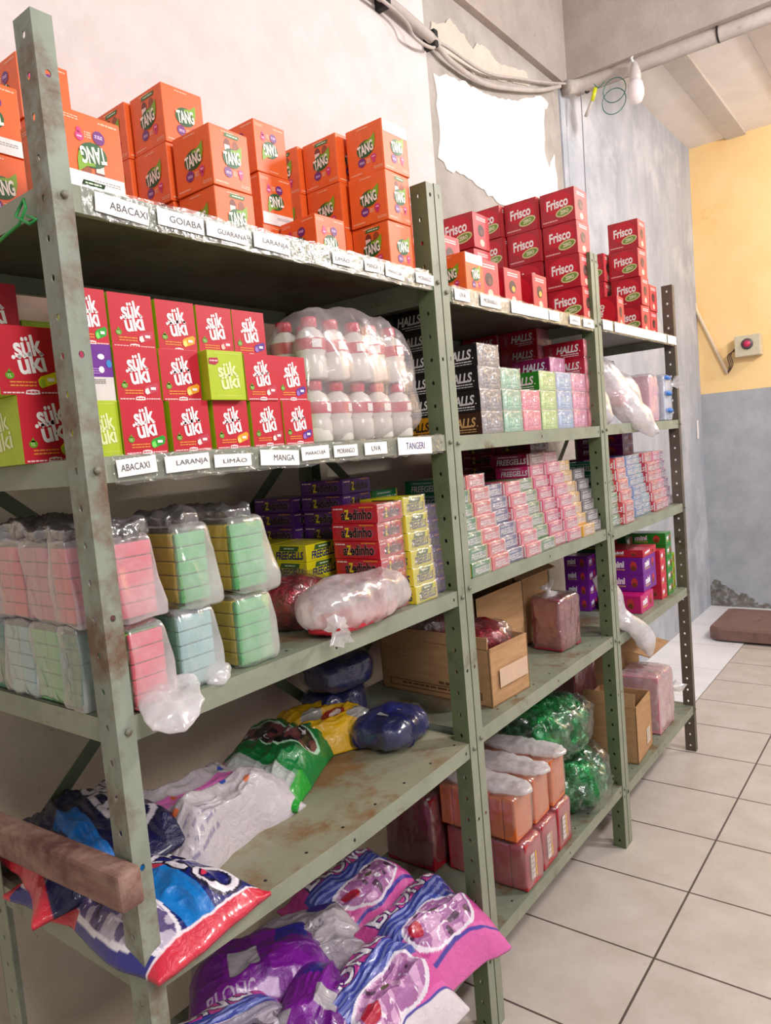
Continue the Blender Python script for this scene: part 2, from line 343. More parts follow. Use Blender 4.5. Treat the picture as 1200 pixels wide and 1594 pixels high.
class Canvas:
    def __init__(s, L, W, base, res=0.0015):
        s.L = L; s.W = W; s.nx = int(L / res) + 2; s.ny = int(W / res) + 2
        s.U, s.V = np.meshgrid(np.linspace(0, L, s.nx), np.linspace(0, W, s.ny), indexing='ij')
        s.c = np.zeros((s.nx, s.ny, 3)); s.c[:] = lin(base)
        s.P = np.stack([s.U, s.V, s.U * 0], -1)
    def fill(s, mask, c, a=1.0): s.c[mask] = s.c[mask] * (1 - a) + np.array(lin(c)) * a
    def rect(s, x0, y0, x1, y1, c): s.fill((s.U / s.L >= x0) & (s.U / s.L <= x1) & (s.V / s.W >= y0) & (s.V / s.W <= y1), c)
    def emask(s, cx, cy, rx, ry, e=2.0): return (np.abs((s.U / s.L - cx) / rx) ** e + np.abs((s.V / s.W - cy) / ry) ** e) <= 1
    def ell(s, cx, cy, rx, ry, c, e=2.0): s.fill(s.emask(cx, cy, rx, ry, e), c)
    def candies(s, mask, c1, c2, c3, f=45, seed=0):
        n = vnoise(s.P, f, seed); r = ridge(s.P, f * 0.7, seed + 2)
        s.fill(mask, c1); s.fill(mask & (n > 0.55), c2); s.fill(mask & (r > 0.82), c3)
        s.fill(mask & (n < 0.25), tuple(v * 0.5 for v in c1))
    def text(s, body, cx, cy, w, h, c, ang=0, shear=0, offset=0):
        vs, fs, bb = text2d(body, shear, offset)
        x = ((vs[:, 0] - (bb[0] + bb[2]) / 2) / (bb[2] - bb[0])) * w; y = ((vs[:, 1] - (bb[1] + bb[3]) / 2) / (bb[3] - bb[1])) * h
        ca, sa = math.cos(ang), math.sin(ang); X = cx * s.L + x * ca - y * sa; Y = cy * s.W + x * sa + y * ca
        gx = X / s.L * (s.nx - 1); gy = Y / s.W * (s.ny - 1); c = np.array(lin(c))
        for t in fs:
            ax, ay, bx, by, qx, qy = gx[t[0]], gy[t[0]], gx[t[1]], gy[t[1]], gx[t[2]], gy[t[2]]
            i0, i1 = max(0, int(min(ax, bx, qx))), min(s.nx - 1, int(max(ax, bx, qx)) + 1); j0, j1 = max(0, int(min(ay, by, qy))), min(s.ny - 1, int(max(ay, by, qy)) + 1)
            if i1 < i0 or j1 < j0: continue
            I, J = np.meshgrid(np.arange(i0, i1 + 1), np.arange(j0, j1 + 1), indexing='ij'); det = (bx - ax) * (qy - ay) - (qx - ax) * (by - ay)
            if abs(det) < 1e-9: continue
            l1 = ((I - ax) * (qy - ay) - (qx - ax) * (J - ay)) / det; l2 = ((bx - ax) * (J - ay) - (I - ax) * (by - ay)) / det
            m = (l1 >= -0.01) & (l2 >= -0.01) & (l1 + l2 <= 1.01); sub = s.c[i0:i1 + 1, j0:j1 + 1]; sub[m] = c
def pillow(name, cv, t, seed=0, amp=0.012, wf=12, droop=None, seal=0.06, mats=None, lump=0.0, corner=0.0, warp=0.0):
    """Sealed plastic pouch lying on its back; length along x, width along y, centred, resting on z=0."""
    L, W = cv.L, cv.W; u = cv.U / L; v = cv.V / W
    e = np.clip(np.minimum(u, 1 - u) / 0.32, 0, 1); g = np.clip(np.minimum(v, 1 - v) / 0.3, 0, 1)
    H = t * (1 - (1 - e) ** 2.2) ** 0.8 * (1 - (1 - g) ** 2.2) ** 0.8
    sd = seed * 1.7
    R = ridge(np.stack([cv.U * 0.6, cv.V * 1.3, cv.U * 0], -1), wf, sd, 3); Bn = fbm(cv.P, 9, sd + 9)
    edge = np.clip(np.minimum(np.minimum(u, 1 - u), np.minimum(v, 1 - v)) / 0.12, 0.15, 1)
    D = (R - 0.5) * amp * 1.6 * edge + (Bn - 0.5) * amp * 2 * edge + (lump * (vnoise(cv.P, 30, sd + 4) - 0.5) if lump else 0)
    top = 0.004 + H + np.where(H > 0, D, 0) * np.clip(H / t * 2 + 0.3, 0, 1)
    top = np.maximum(top, 0.003) + 0.006 * ridge(np.stack([cv.U * 0.1, cv.V, cv.U * 0], -1), 30, sd) * (1 - e)
    ox = (fbm(cv.P + 3, 7, sd + 1) - 0.5) * 0.05 * (1 + warp); oy = (fbm(cv.P + 9, 7, sd + 2) - 0.5) * 0.05 * (1 + warp)
    X = (cv.U - L / 2) * (1 - 0.06 * np.sin(PI * v) * 0) + ox; Y = (cv.V - W / 2) * (1 - 0.12 * np.sin(PI * u)) + oy
    nx, ny = cv.nx, cv.ny; st = 3
    low = np.full_like(top, 0.0008)
    if droop is not None: dz = droop(X, Y); top = top + dz; low = low + dz
    V = np.concatenate([np.stack([X, Y, top], -1).reshape(-1, 3), np.stack([X, Y, low], -1).reshape(-1, 3)])
    I = (np.arange(nx - 1)[:, None] * ny + np.arange(ny - 1)[None, :]).ravel()
    F1 = np.stack([I, I + ny, I + ny + 1, I + 1], -1); o = nx * ny; F2 = np.stack([I + 1, I + ny + 1, I + ny, I], -1) + o
    rim = [i * ny for i in range(nx)] + [(nx - 1) * ny + j for j in range(1, ny)] + [i * ny + ny - 1 for i in range(nx - 2, -1, -1)] + [j for j in range(ny - 2, 0, -1)]
    rim = np.array(rim); r2 = np.roll(rim, -1); F3 = np.stack([rim, rim + o, r2 + o, r2], -1)
    cc = cv.c.reshape(-1, 3)
    return np_mesh(name, V, np.concatenate([F1, F2, F3]), mats or [m_print], np.concatenate([cc, cc * 0.8]))

def smooth_path(pts, n=8):
    P = [Vector(p) for p in pts]; out = []
    for i in range(len(P) - 1):
        a, b_, c_, d_ = P[max(i - 1, 0)], P[i], P[i + 1], P[min(i + 2, len(P) - 1)]
        for k in range(n):
            t = k / n; out.append(0.5 * ((2 * b_) + (c_ - a) * t + (2 * a - 5 * b_ + 4 * c_ - d_) * t * t + (3 * b_ - a - 3 * c_ + d_) * t ** 3))
    return out + [P[-1]]
ORD = ['bottom', 'second', 'third', 'fourth', 'fifth', 'sixth', 'seventh', 'eighth', 'ninth', 'tenth']
NUM = ['first', 'second', 'third', 'fourth', 'fifth', 'sixth', 'seventh', 'eighth', 'ninth', 'tenth']

# ------------------------------------------------------------------ the setting
YW = 0.60
b = MB(); b.box(-2.5, 7.0, -3.2, 1.2, -0.1, 0.0, m_floor); struct(b.build('floor'))
b = MB(); b.box(2.9, 5.51, 0.16, YW, 0.0, 0.006, m_marble)
for x in (3.4, 3.9, 4.4, 4.9): b.box(x - 0.001, x + 0.001, 0.16, YW, 0.0062, 0.0065, m_cement)
struct(b.build('trim_1'))
b = MB(); b.box(-2.5, 1.9, YW, YW + 0.15, 0, 5.0, m_left_wall); b.box(1.9, 3.12, YW + 0.004, YW + 0.15, 0, 5.0, m_cement); b.box(3.12, 5.6, YW - 0.004, YW + 0.15, 0, 3.56, m_blue_wall)
struct(b.build('wall_left'))
def jag(pts, step=0.03, amp=0.008, seed=1):
    r = random.Random(seed); out = []
    for i in range(len(pts)):
        a = Vector(pts[i]); c = Vector(pts[(i + 1) % len(pts)]); n = max(1, int((c - a).length / step))
        for k in range(n):
            p = a.lerp(c, k / n); out.append((p.x + r.uniform(-amp, amp), p.y + r.uniform(-amp, amp)))
    return out
def slab(name, pts, y0, y1, m):
    mb = MB(); n = len(pts); mb.add([(x, y0, z) for x, z in pts] + [(x, y1, z) for x, z in pts], [list(range(n)), [i + n for i in range(n)][::-1]] + [[i, i + n, (i + 1) % n + n, (i + 1) % n] for i in range(n)], m)
    return struct(mb.build(name))
slab('trim_2', jag([(1.945, 2.83), (2.06, 2.87), (2.37, 2.895), (2.61, 2.945), (2.9, 3.06), (2.98, 3.05), (2.92, 2.98), (2.90, 2.80), (2.94, 2.74), (3.01, 2.82), (3.03, 2.70), (3.01, 2.2), (2.476, 2.455), (2.3, 2.47), (2.15, 2.505), (1.99, 2.50), (1.93, 2.53), (1.955, 2.66)]), YW - 0.001, YW + 0.02, m_white_patch)
slab('trim_3', jag([(1.94, 2.95), (1.95, 3.03), (2.02, 3.04), (2.09, 3.09), (2.19, 3.07), (2.257, 3.035), (2.30, 3.08), (2.40, 3.09), (2.46, 3.06), (2.63, 3.09), (2.76, 3.12), (2.79, 3.07), (2.62, 3.03), (2.49, 2.99), (2.27, 2.945), (2.07, 2.93)], 0.02, 0.006, 4), YW - 0.001, YW + 0.02, m_beige_patch)
b = MB(); b.box(1.2, 3.16, YW - 0.03, YW + 0.1, 3.18, 5.0, m_beam); struct(b.build('trim_4'))
b = MB(); b.box(3.16, 3.36, -3.2, YW + 0.1, 3.20, 5.0, m_beam)
struct(b.build('trim_5'))
# back wall: yellow above, grey dado below, with damp stains
b = MB(); b.box(5.51, 5.66, -3.2, YW + 0.1, 1.665, 3.6, m_yellow_wall); b.box(5.505, 5.66, -3.2, YW + 0.1, 0, 1.665, m_grey_wall)
struct(b.build('wall_back'))
slab_pts = jag([(0.60, 0.0), (0.60, 0.17), (0.55, 0.21), (0.47, 0.17), (0.40, 0.10), (0.33, 0.12), (0.28, 0.05), (0.15, 0.03), (0.15, 0.0)], 0.015, 0.012, 3)
b = MB(); n = len(slab_pts); b.add([(5.5035, y, max(0.001, z)) for y, z in slab_pts], [list(range(n))], m_mould); struct(b.build('trim_6'))
b = MB(); b.box(3.355, 5.6, -3.2, YW + 0.1, 3.50, 3.6, m_ceil)
for y0 in (0.20, -0.235, -0.67, -1.1, -1.54, -1.97): b.box(3.36, 5.51, y0, y0 + 0.135, 3.482, 3.51, m_ceil2, 0.004)
struct(b.build('ceiling'))

# ------------------------------------------------------------------ steel storage racks
WF = 0.031; D = 0.47
def post_mesh(h, m, m2=None, back=False):
    """angle section with punched holes: one flange along +x, one along +y, heel at the origin"""
    mb = MB(); T = 0.0018; pitch = 0.0508; n = int(h / pitch); step = h / n
    def flange(f, mat, WF, holes=True):
        for i in range(n):
            if not holes and i % 7 != 3:
                z0 = i * step
                for side in (0, 1):
                    vs = [f(a, side * T) + (z,) for a, z in ((0, z0), (WF, z0), (WF, z0 + step), (0, z0 + step))]; mb.add(vs, [[0, 1, 2, 3] if side == 0 else [3, 2, 1, 0]], mat)
                continue
            z0 = i * step; zc = z0 + step / 2; r = 0.0042
            sq = [(0, z0), (WF / 2, z0), (WF, z0), (WF, zc), (WF, z0 + step), (WF / 2, z0 + step), (0, z0 + step), (0, zc)]
            ci = [(WF / 2 + r * math.cos(a), zc + r * 1.2 * math.sin(a)) for a in [math.radians(q) for q in (225, 270, 315, 0, 45, 90, 135, 180)]]
            for side in (0, 1):
                vs = [f(a, side * T) + (z,) for a, z in sq + ci]; fs = [[k, (k + 1) % 8, 8 + (k + 1) % 8, 8 + k] for k in range(8)]
                mb.add(vs, fs if side == 0 else [q[::-1] for q in fs], mat)
            mb.add([f(a, 0) + (z,) for a, z in ci] + [f(a, T) + (z,) for a, z in ci], [[k, (k + 1) % 8, 8 + (k + 1) % 8, 8 + k] for k in range(8)], mat)
        for a in (WF,): mb.add([f(a, 0) + (0,), f(a, T) + (0,), f(a, T) + (h,), f(a, 0) + (h,)], [[0, 1, 2, 3]], mat)
        mb.add([f(0, 0) + (h,), f(WF, 0) + (h,), f(WF, T) + (h,), f(0, T) + (h,)], [[0, 1, 2, 3]], mat)
    if back:
        flange(lambda a, t: (a, 0.0 + t), m, 0.029, False); flange(lambda a, t: (0 + t, -a), m2 or m, 0.044)
    else:
        flange(lambda a, t: (a, 0.0 + t), m, 0.029, False); flange(lambda a, t: (0 + t, a), m2 or m, 0.044)
    return mb.mesh('post')
def shelf_mesh(x0, x1, z, sag=0.0, lip=0.036, m=None, top=None, bow=0.0):
    mb = MB(); nx = 24; m = m or m_green; top = top or m_green_under; t = 0.0015; y0 = 0.0025; y1 = D - 0.003
    xs = [x0 + (x1 - x0) * i / nx for i in range(nx + 1)]
    zz = lambda x: z - sag * math.sin(PI * (x - x0) / (x1 - x0))
    yy = lambda x: y0 - bow * math.sin(PI * (x - x0) / (x1 - x0))
    for (ya, yb, za, zb, mm) in ((0, 1, 0, 0, top),):
        pass
    def strip(fa, fb, mm):
        va = [fa(x) for x in xs]; vb = [fb(x) for x in xs]; n = len(xs)
        mb.add(va + vb, [[i, i + 1, n + i + 1, n + i] for i in range(n - 1)], mm)
    strip(lambda x: (x, yy(x), zz(x)), lambda x: (x, y1, zz(x)), top)
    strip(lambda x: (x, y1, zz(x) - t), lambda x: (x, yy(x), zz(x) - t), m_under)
    for s in (0, t):                       # folded lips, front and back, then the ends
        strip(lambda x: (x, yy(x) + s, zz(x)), lambda x: (x, yy(x) + s, zz(x) - lip), m)
        strip(lambda x: (x, y1 - s, zz(x)), lambda x: (x, y1 - s, zz(x) - lip), m)
    strip(lambda x: (x, yy(x), zz(x) - lip), lambda x: (x, yy(x) + 0.012, zz(x) - lip), m)
    strip(lambda x: (x, y1, zz(x) - lip), lambda x: (x, y1 - 0.012, zz(x) - lip), m)
    for xe, s in ((x0, 1), (x1, -1)):
        mb.box(min(xe, xe + s * t), max(xe, xe + s * t), y0, y1, z - lip, z, m)
    for i in range(9):                      # dark discs painting the shade inside punched holes, front edge and lip
        x = x0 + (x1 - x0) * (i + 0.5) / 9
        for (yy2) in (0.03,):
            mb.add([(x + 0.0035 * math.cos(k * PI / 4), yy2 + 0.0035 * math.sin(k * PI / 4), zz(x) + 0.0004) for k in range(8)], [list(range(8))], m_dark)
    for x in (x0 + 0.012, (x0 + x1) / 2, x1 - 0.045):
        mb.add([(x + 0.003 * math.cos(k * PI / 4), yy(x) - 0.0004, zz(x) - 0.018 + 0.004 * math.sin(k * PI / 4)) for k in range(8)], [list(range(8))], m_dark)
    return mb.mesh('shelf')
def label_mesh(x0, x1, z, body, ink=(70, 70, 75), h=0.024, dx=0.0, tilt=0.0, shear=0.0, y=-0.0046):
    mb = MB(); F = Face(mb, (x0, y, z - h / 2), (math.cos(tilt), 0, math.sin(tilt)), (-math.sin(tilt), 0, math.cos(tilt)), x1 - x0, h)
    F.rect(0, 0, 1, 1, m_paper, 0); F.rect(0, 0, 1, 1, m_paper, -2)
    if body: F.text(body, 0.5 + dx, 0.5, min(0.72, 0.0085 * len(body) / (x1 - x0) * 1.15), 0.40, ink, 2, shear=shear)
    return mb.mesh('price_label')
def rack(x0, x1, zs, zt, label, mleft, mleft2, labels, sags, bolt=True, right_m=None):
    root = empty('storage_rack', (x0, 0, 0), label, 'shelf rack')
    L = x1 - x0
    obj('post', post_mesh(zt[0], mleft, mleft2), root, (0, 0, 0))
    obj('post', post_mesh(zt[1], right_m or m_green, m_darkgreen if not right_m else right_m), root, (L - WF - 0.001, 0, 0))  # side flange gets the darker green, its shade put into the paint
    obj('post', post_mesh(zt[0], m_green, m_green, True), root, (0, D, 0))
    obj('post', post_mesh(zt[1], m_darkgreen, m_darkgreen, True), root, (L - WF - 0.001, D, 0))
    sh = []
    for i, z in enumerate(zs):
        s = obj('shelf', shelf_mesh(0.002, L - 0.003, z, sags[i][0], bow=sags[i][1], m=m_green, top=sags[i][2] if len(sags[i]) > 2 else None), root); sh.append(s)
        for (xa, xb, body, ink, dx, tilt, hh) in labels.get(i, []):
            obj('price_label', label_mesh(xa - x0, xb - x0, z - 0.018, body, ink, hh, dx, tilt), s)
    for i in ((0, 1) if x0 < 0.5 else (0,)):
        mb = MB(); r = random.Random(int(x0 * 10) + i); n = 40; xs = [0.04 + (L - 0.09) * k / n for k in range(n + 1)]; zz = zs[i]
        vs = [(x, -0.0016 - r.uniform(0, 0.0012), zz + 0.001 + r.uniform(-0.001, 0.003)) for x in xs] + [(x, -0.0018 - r.uniform(0, 0.0015), zz - 0.037 - r.uniform(0, 0.005)) for x in xs]
        mb.add(vs, [[k, k + 1, n + 2 + k, n + 1 + k] for k in range(n)], f_tape); mb.build('clear_tape', sh[i])
    # diagonal straps across the back
    for (xa, za, xb, zb) in ((0.02, 1.49, L - 0.02, 0.74), (0.02, 0.72, L - 0.02, 1.49)):
        mb = MB(); dx, dz = xb - xa, zb - za; ln = math.hypot(dx, dz); nx_, nz_ = -dz / ln * 0.0135, dx / ln * 0.0135; yb = D + 0.004 + (0.003 if za < zb else 0)
        vs = [(xa + nx_, yb, za + nz_), (xa - nx_, yb, za - nz_), (xb - nx_, yb, zb - nz_), (xb + nx_, yb, zb + nz_)]
        mb.add(vs + [(x, y + 0.0025, z) for x, y, z in vs], [[0, 1, 2, 3], [7, 6, 5, 4], [0, 4, 5, 1], [1, 5, 6, 2], [2, 6, 7, 3], [3, 7, 4, 0]], m_darkgreen)
        mb.build('cross_brace', root)
    for z in zs:
        for (xx, yy) in ((0.016, -0.002), (L - 0.017, -0.002)):
            mb = MB(); mb.tube([(0, 0, 0), (0, -0.004, 0)], 0.0052, m_post_rust, 6); mb.build('bolt', root, (xx, yy + 0.001, z - 0.018))
    return root
K = (70, 70, 76)
labA = {0: [(0.057, 0.14, 'ABACAXI', K, 0.12, -0.06, 0.026), (0.156, 0.24, 'GOIABA', K, 0.1, -0.02, 0.024), (0.245, 0.328, 'GUARANÁ', K, 0.12, -0.03, 0.024), (0.343, 0.427, 'LARANJA', K, 0.1, -0.03, 0.026), (0.54, 0.597, 'LIMÃO', K, 0, 0, 0.022), (0.636, 0.685, 'MANGA', K, 0, 0.02, 0.022), (0.703, 0.767, 'MARACUJÁ', K, 0, -0.05, 0.024), (0.812, 0.881, 'MORANGO', K, 0, 0, 0.022)],
        1: [(0.045, 0.109, 'ABACAXI', K, -0.05, 0.06, 0.024), (0.123, 0.204, 'LARANJA', K, 0.1, 0.03, 0.024), (0.213, 0.289, 'LIMÃO', K, 0.05, -0.02, 0.02), (0.309, 0.4, 'MANGA', K, 0.1, -0.06, 0.026), (0.408, 0.481, 'MARACUJÁ', K, 0, 0.02, 0.024), (0.494, 0.563, 'MORANGO', K, 0, 0, 0.022), (0.585, 0.657, 'UVA', K, 0, 0, 0.024), (0.695, 0.82, 'TANGERI', (60, 50, 130), 0, -0.02, 0.036)]}
labB = {0: [(0.967, 1.036, 'UVA', K, 0, 0, 0.026), (1.087, 1.187, 'MORANGO', K, 0, 0, 0.028), (1.248, 1.475, '', K, 0, 0, 0.031), (1.481, 1.553, '', K, 0, 0, 0.028), (1.627, 1.707, 'LIMÃO', K, 0, 0, 0.026), (1.732, 1.82, 'UVA', K, 0, 0, 0.026)]}
labC = {0: [(1.90, 1.99, '', (120, 120, 120), 0, 0, 0.032), (2.011, 2.605, '', K, 0, 0, 0.033), (2.62, 2.74, '', K, 0, 0, 0.034)]}
m_shelf_worn = rough_mat('worn_shelf_top', (150, 148, 124), (132, 132, 108), 3, (128, 94, 62), 5.5, 0.47, 0.60, 0.5, 0.3, 60)
SA = [1.827, 1.467, 1.105, 0.739, 0.2436]; SB = [1.809, 1.463, 1.12, 0.753, 0.2288]; SC = [1.817, 1.467, 1.108, 0.7395, 0.2085]
rack(0.0, 0.919, SA, (2.036, 2.028), 'green steel storage rack nearest the camera, tall front post at left', m_post_rust, m_post_rust, labA, [(0, 0)] * 2 + [(0, 0), (0.010, 0.0, m_shelf_worn), (0, 0)])
rack(0.920, 1.866, SB, (2.031, 2.026), 'green steel storage rack in the middle, with cough drops and cartons', m_green, m_darkgreen, labB, [(0, 0)] * 5)
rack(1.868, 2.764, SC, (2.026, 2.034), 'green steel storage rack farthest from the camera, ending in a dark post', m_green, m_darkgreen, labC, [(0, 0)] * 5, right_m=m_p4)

# ------------------------------------------------------------------ cartons: one mesh per kind
BOX = {}
def end_wrap(w, d, h, seed):
    # crumpled see-through wrap only on the end facing the aisle, whitened to carry its glare
    nx, nz = 22, 12; r = random.Random(seed)
    X, Z = np.meshgrid(np.linspace(-w / 2 - 0.001, w / 2 + 0.001, nx), np.linspace(0.0005, h + 0.0015, nz), indexing='ij')
    P = np.stack([X, X * 0, Z], -1); e = np.minimum(np.minimum((X + w / 2) / w, (w / 2 - X) / w), np.minimum(Z / h, 1 - Z / h)).clip(0, 1)
    Y = -d / 2 - 0.0012 - 0.0045 * ridge(P + seed, 38, seed, 2) * np.clip(e * 6, 0.15, 1)
    Z = Z + 0.002 * (vnoise(P, 90, seed) - 0.3) * (Z > h * 0.9)
    V = np.stack([X, Y, Z], -1).reshape(-1, 3); V2 = np.stack([X, X * 0 - d / 2 + 0.012, Z], -1)[:, -1].reshape(-1, 3)
    I = (np.arange(nx - 1)[:, None] * nz + np.arange(nz - 1)[None, :]).ravel(); F = np.stack([I, I + nz, I + nz + 1, I + 1], -1).tolist()
    o = len(V); V = np.concatenate([V, V2]); F += [[i * nz + nz - 1, (i + 1) * nz + nz - 1, o + i + 1, o + i] for i in range(nx - 1)]
    return np_mesh('plastic_wrap', V, F, [f_end])
def carton(key):
    if key in BOX: return BOX[key]
    k = key[0]; mb = MB(); kids = []
    if k == 'juice':                       # orange drink powder display box
        _, winx, winy, flip, lab = key; w, d, h = 0.09, 0.1, 0.104
        mb.box(-w / 2, w / 2, -d / 2, d / 2, 0, h, col((234, 102, 40), 0.45), 0.0015)
        for ax, win in ((0, winx), (1, winy)):
            F = (faceX if ax == 0 else faceY)(mb, w, d, h, flip)
            pale = (246, 190, 160)
            F.lines(0.32, 0.62, (0.93,), 0.018, pale, 1, 3)
            if win:
                F.poly([(0.36, 0.86), (0.40, 0.93), (0.78, 0.93), (0.74, 0.86)], (52, 110, 48), 2); F.lines(0.44, 0.72, (0.885,), 0.02, (220, 235, 200), 3, 1)
                F.ell(0.44, 0.72, 0.085, 0.12, (120, 50, 30), 1); F.rect(0.36, 0.60, 0.50, 0.73, (240, 215, 205), 2); F.ell(0.66, 0.72, 0.085, 0.12, (150, 70, 30), 1); F.rect(0.60, 0.60, 0.73, 0.68, (232, 120, 60), 2)
            F.ell(0.53, 0.52, 0.245, 0.165, (38, 92, 44), 3, 0.15); F.poly([(0.50, 0.655), (0.66, 0.68), (0.80, 0.77), (0.80, 0.62), (0.765, 0.50), (0.6, 0.52)], (126, 170, 30), 4); F.ell(0.54, 0.505, 0.20, 0.115, (38, 92, 44), 5, 0.15)
            F.text('TANG', 0.53, 0.52, 0.42, 0.20, (248, 240, 228), 6, 0.16, 0.1, 0.03, 0.95)
            F.ell(0.40, 0.27, 0.105, 0.09, (112, 40, 120), 3); F.lines(0.34, 0.47, (0.265, 0.24), 0.016, (220, 190, 230), 4, 2)
            F.lines(0.53, 0.64, (0.29, 0.26, 0.23), 0.016, pale, 2, 5); F.ell(0.73, 0.31, 0.07, 0.06, (206, 50, 120), 3); F.ell(0.73, 0.235, 0.04, 0.04, (206, 50, 120), 3); F.rect(0.69, 0.305, 0.77, 0.325, (245, 190, 215), 4)
            F.lines(0.72, 0.95, (0.10, 0.07), 0.014, pale, 1, 7); F.lines(0.06, 0.38, (0.06,), 0.022, pale, 1, 8)
            F.rect(0.965, 0.02, 0.985, 0.98, (236, 128, 78), 1)
        if lab:
            m2 = MB(); F = faceY(m2, w, d, h, flip); F.rect(0.02, 0.76, 0.98, 0.99, m_paper, 2); F.lines(0.1, 0.55, (0.86, 0.83), 0.012, (150, 145, 145), 3, 4); kids.append(('paper_label', m2.mesh('paper_label')))
    elif k == 'suk':                       # red display box with lime green sides
        _, fc, lime, sc, w, d = key; h = 0.0785 * sc
        red = (190, 20, 44); lg = (168, 188, 28)
        body = {'red': red, 'lime': lg, 'purple': red, 'pale': lg}[lime]
        mb.box(-w / 2, w / 2, -d / 2, d / 2, 0, h, col(lg, 0.4), 0.001)
        F = faceY(mb, w, d, h); L = faceX(mb, w, d, h)
        L.text('sük', 0.52, 0.64, 0.40, 0.26, (220, 226, 170), 2, 0.12, 0, 0.02, 0.95); L.text('üki', 0.56, 0.36, 0.42, 0.26, (220, 226, 170), 2, 0.12, 0, 0.02, 0.95); L.ell(0.16, 0.82, 0.13, 0.07, (180, 30, 50), 2)
        if lime in ('red',):
            F.rect(0, 0, 1, 1, red, 1)
            F.text('sük', 0.50, 0.71, 0.44, 0.29, (245, 240, 240), 3, 0.14, 0, 0.028, 0.95); F.text('üki', 0.54, 0.47, 0.42, 0.29, (245, 240, 240), 3, 0.14, 0, 0.028, 0.95); F.ell(0.26, 0.54, 0.03, 0.03, (245, 240, 240), 3)
            F.ell(0.17, 0.28, 0.07, 0.055, (96, 160, 30), 3); F.poly([(0.13, 0.31), (0.21, 0.31), (0.17, 0.38)], (96, 160, 30), 3); F.text('1L', 0.17, 0.28, 0.06, 0.05, (235, 240, 200), 4)
            F.lines(0.16, 0.58, (0.175, 0.125), 0.02, (232, 150, 60), 3, 2)
            cc = {'green': ((30, 160, 40), (120, 220, 90)), 'red': ((200, 40, 60), (250, 190, 180)), 'orange': ((240, 160, 30), (250, 215, 120)), 'purple': ((90, 40, 140), (150, 110, 190)), 'yellow': ((225, 215, 30), (170, 200, 50)), 'pink': ((190, 60, 80), (250, 220, 215))}[fc]
            F.poly([(0.62, 0.14), (0.66, 0.10), (0.93, 0.18), (0.96, 0.30), (0.90, 0.34), (0.66, 0.27), (0.61, 0.22)], cc[0], 3); F.poly([(0.62, 0.15), (0.66, 0.11), (0.74, 0.14), (0.70, 0.24), (0.63, 0.21)], cc[1], 4); F.rect(0.76, 0.20, 0.88, 0.25, (250, 245, 240), 5)
            F.lines(0.04, 0.36, (0.02,), 0.022, (240, 200, 205), 3, 3); F.lines(0.64, 0.97, (0.02,), 0.022, (240, 200, 205), 3, 4); F.poly([(0.38, 0.01), (0.40, 0.065), (0.5, 0.08), (0.61, 0.065), (0.62, 0.01), (0.5, 0.0)], (245, 225, 228), 3); F.lines(0.41, 0.59, (0.03,), 0.02, red, 4, 9)
        elif lime == 'lime':
            F.rect(0, 0, 1, 1, (172, 192, 30), 1); F.text('sük', 0.52, 0.62, 0.52, 0.27, (222, 230, 170), 3, 0.12, 0, 0.028, 0.95); F.text('üki', 0.58, 0.37, 0.50, 0.27, (222, 230, 170), 3, 0.12, 0, 0.028, 0.95)
            F.poly([(0.02, 0.72), (0.04, 0.84), (0.28, 0.85), (0.30, 0.76), (0.2, 0.70)], (170, 26, 60), 3); F.lines(0.05, 0.27, (0.77,), 0.03, (235, 180, 190), 4, 1); F.lines(0.2, 0.9, (0.94, 0.08), 0.012, (205, 215, 110), 2, 2)
        else:
            F.rect(0, 0.42, 1, 1, (104, 30, 140), 1); F.rect(0, 0, 1, 0.42, (214, 208, 204), 1); F.lines(0.1, 0.62, (0.56, 0.52, 0.48), 0.015, (190, 150, 215), 2, 3)
            F.poly([(0.06, 0.75), (0.08, 0.86), (0.4, 0.87), (0.42, 0.78), (0.3, 0.73)], (190, 40, 90), 3); F.ell(0.68, 0.78, 0.10, 0.05, (240, 235, 240), 3); F.ell(0.9, 0.66, 0.08, 0.07, (50, 130, 200), 3); F.ell(0.66, 0.55, 0.08, 0.06, (240, 235, 240), 3)
            F.lines(0.15, 0.75, (0.30, 0.33, 0.36), 0.02, (130, 126, 122), 2, 5)
    elif k == 'drops':                     # cough drop carton, lettered long face and short wrapped end
        _, c, txt, ink, endc = key; w, d, h = 0.114, 0.138, 0.0568
        mb.box(-w / 2, w / 2, -d / 2, d / 2, 0, h, col(c, 0.35, 0.3), 0.0012)
        F = faceX(mb, w, d, h); G = faceY(mb, w, d, h)
        F.text('HALLS', 0.60, 0.55, 0.56, 0.40, ink, 3, 0.02, 0.25, 0.03, 0.95); F.ell(0.91, 0.38, 0.014, 0.03, ink, 3); F.lines(0.42, 0.88, (0.22,), 0.05, ink, 2, 2); F.lines(0.5, 0.88, (0.12,), 0.035, ink, 2, 3)
        lc = tuple(min(255, int(v * 0.6 + 90)) for v in c)
        for a in range(6):
            t = a * PI / 6 + 0.2; dx, dy = math.cos(t) * 0.11, math.sin(t) * 0.36
            F.poly([(0.17 - dx, 0.5 - dy), (0.17 - dx + 0.02, 0.5 - dy), (0.17 + dx, 0.5 + dy), (0.17 + dx - 0.02, 0.5 + dy)], lc, 2)
        G.rect(0.01, 0.02, 0.99, 0.98, endc, 1); G.text('HALLS', 0.56, 0.48, 0.58, 0.36, tuple(min(255, v + 60) for v in endc), 3, 0, 0.2, 0.03, 0.95); G.lines(0.3, 0.85, (0.16,), 0.06, tuple(min(255, v + 50) for v in endc), 2, 4); G.ell(0.15, 0.5, 0.08, 0.3, tuple(min(255, v + 40) for v in endc), 2)  # end print tinted pale, so the wrap's glare sits in its colour
        kids.append(('plastic_wrap', end_wrap(w, d, h, 3)))
    elif k in ('gum', 'sour', 'chews'):    # flat candy cartons
        _, c, txt, ink, w, d, h, wrap = key
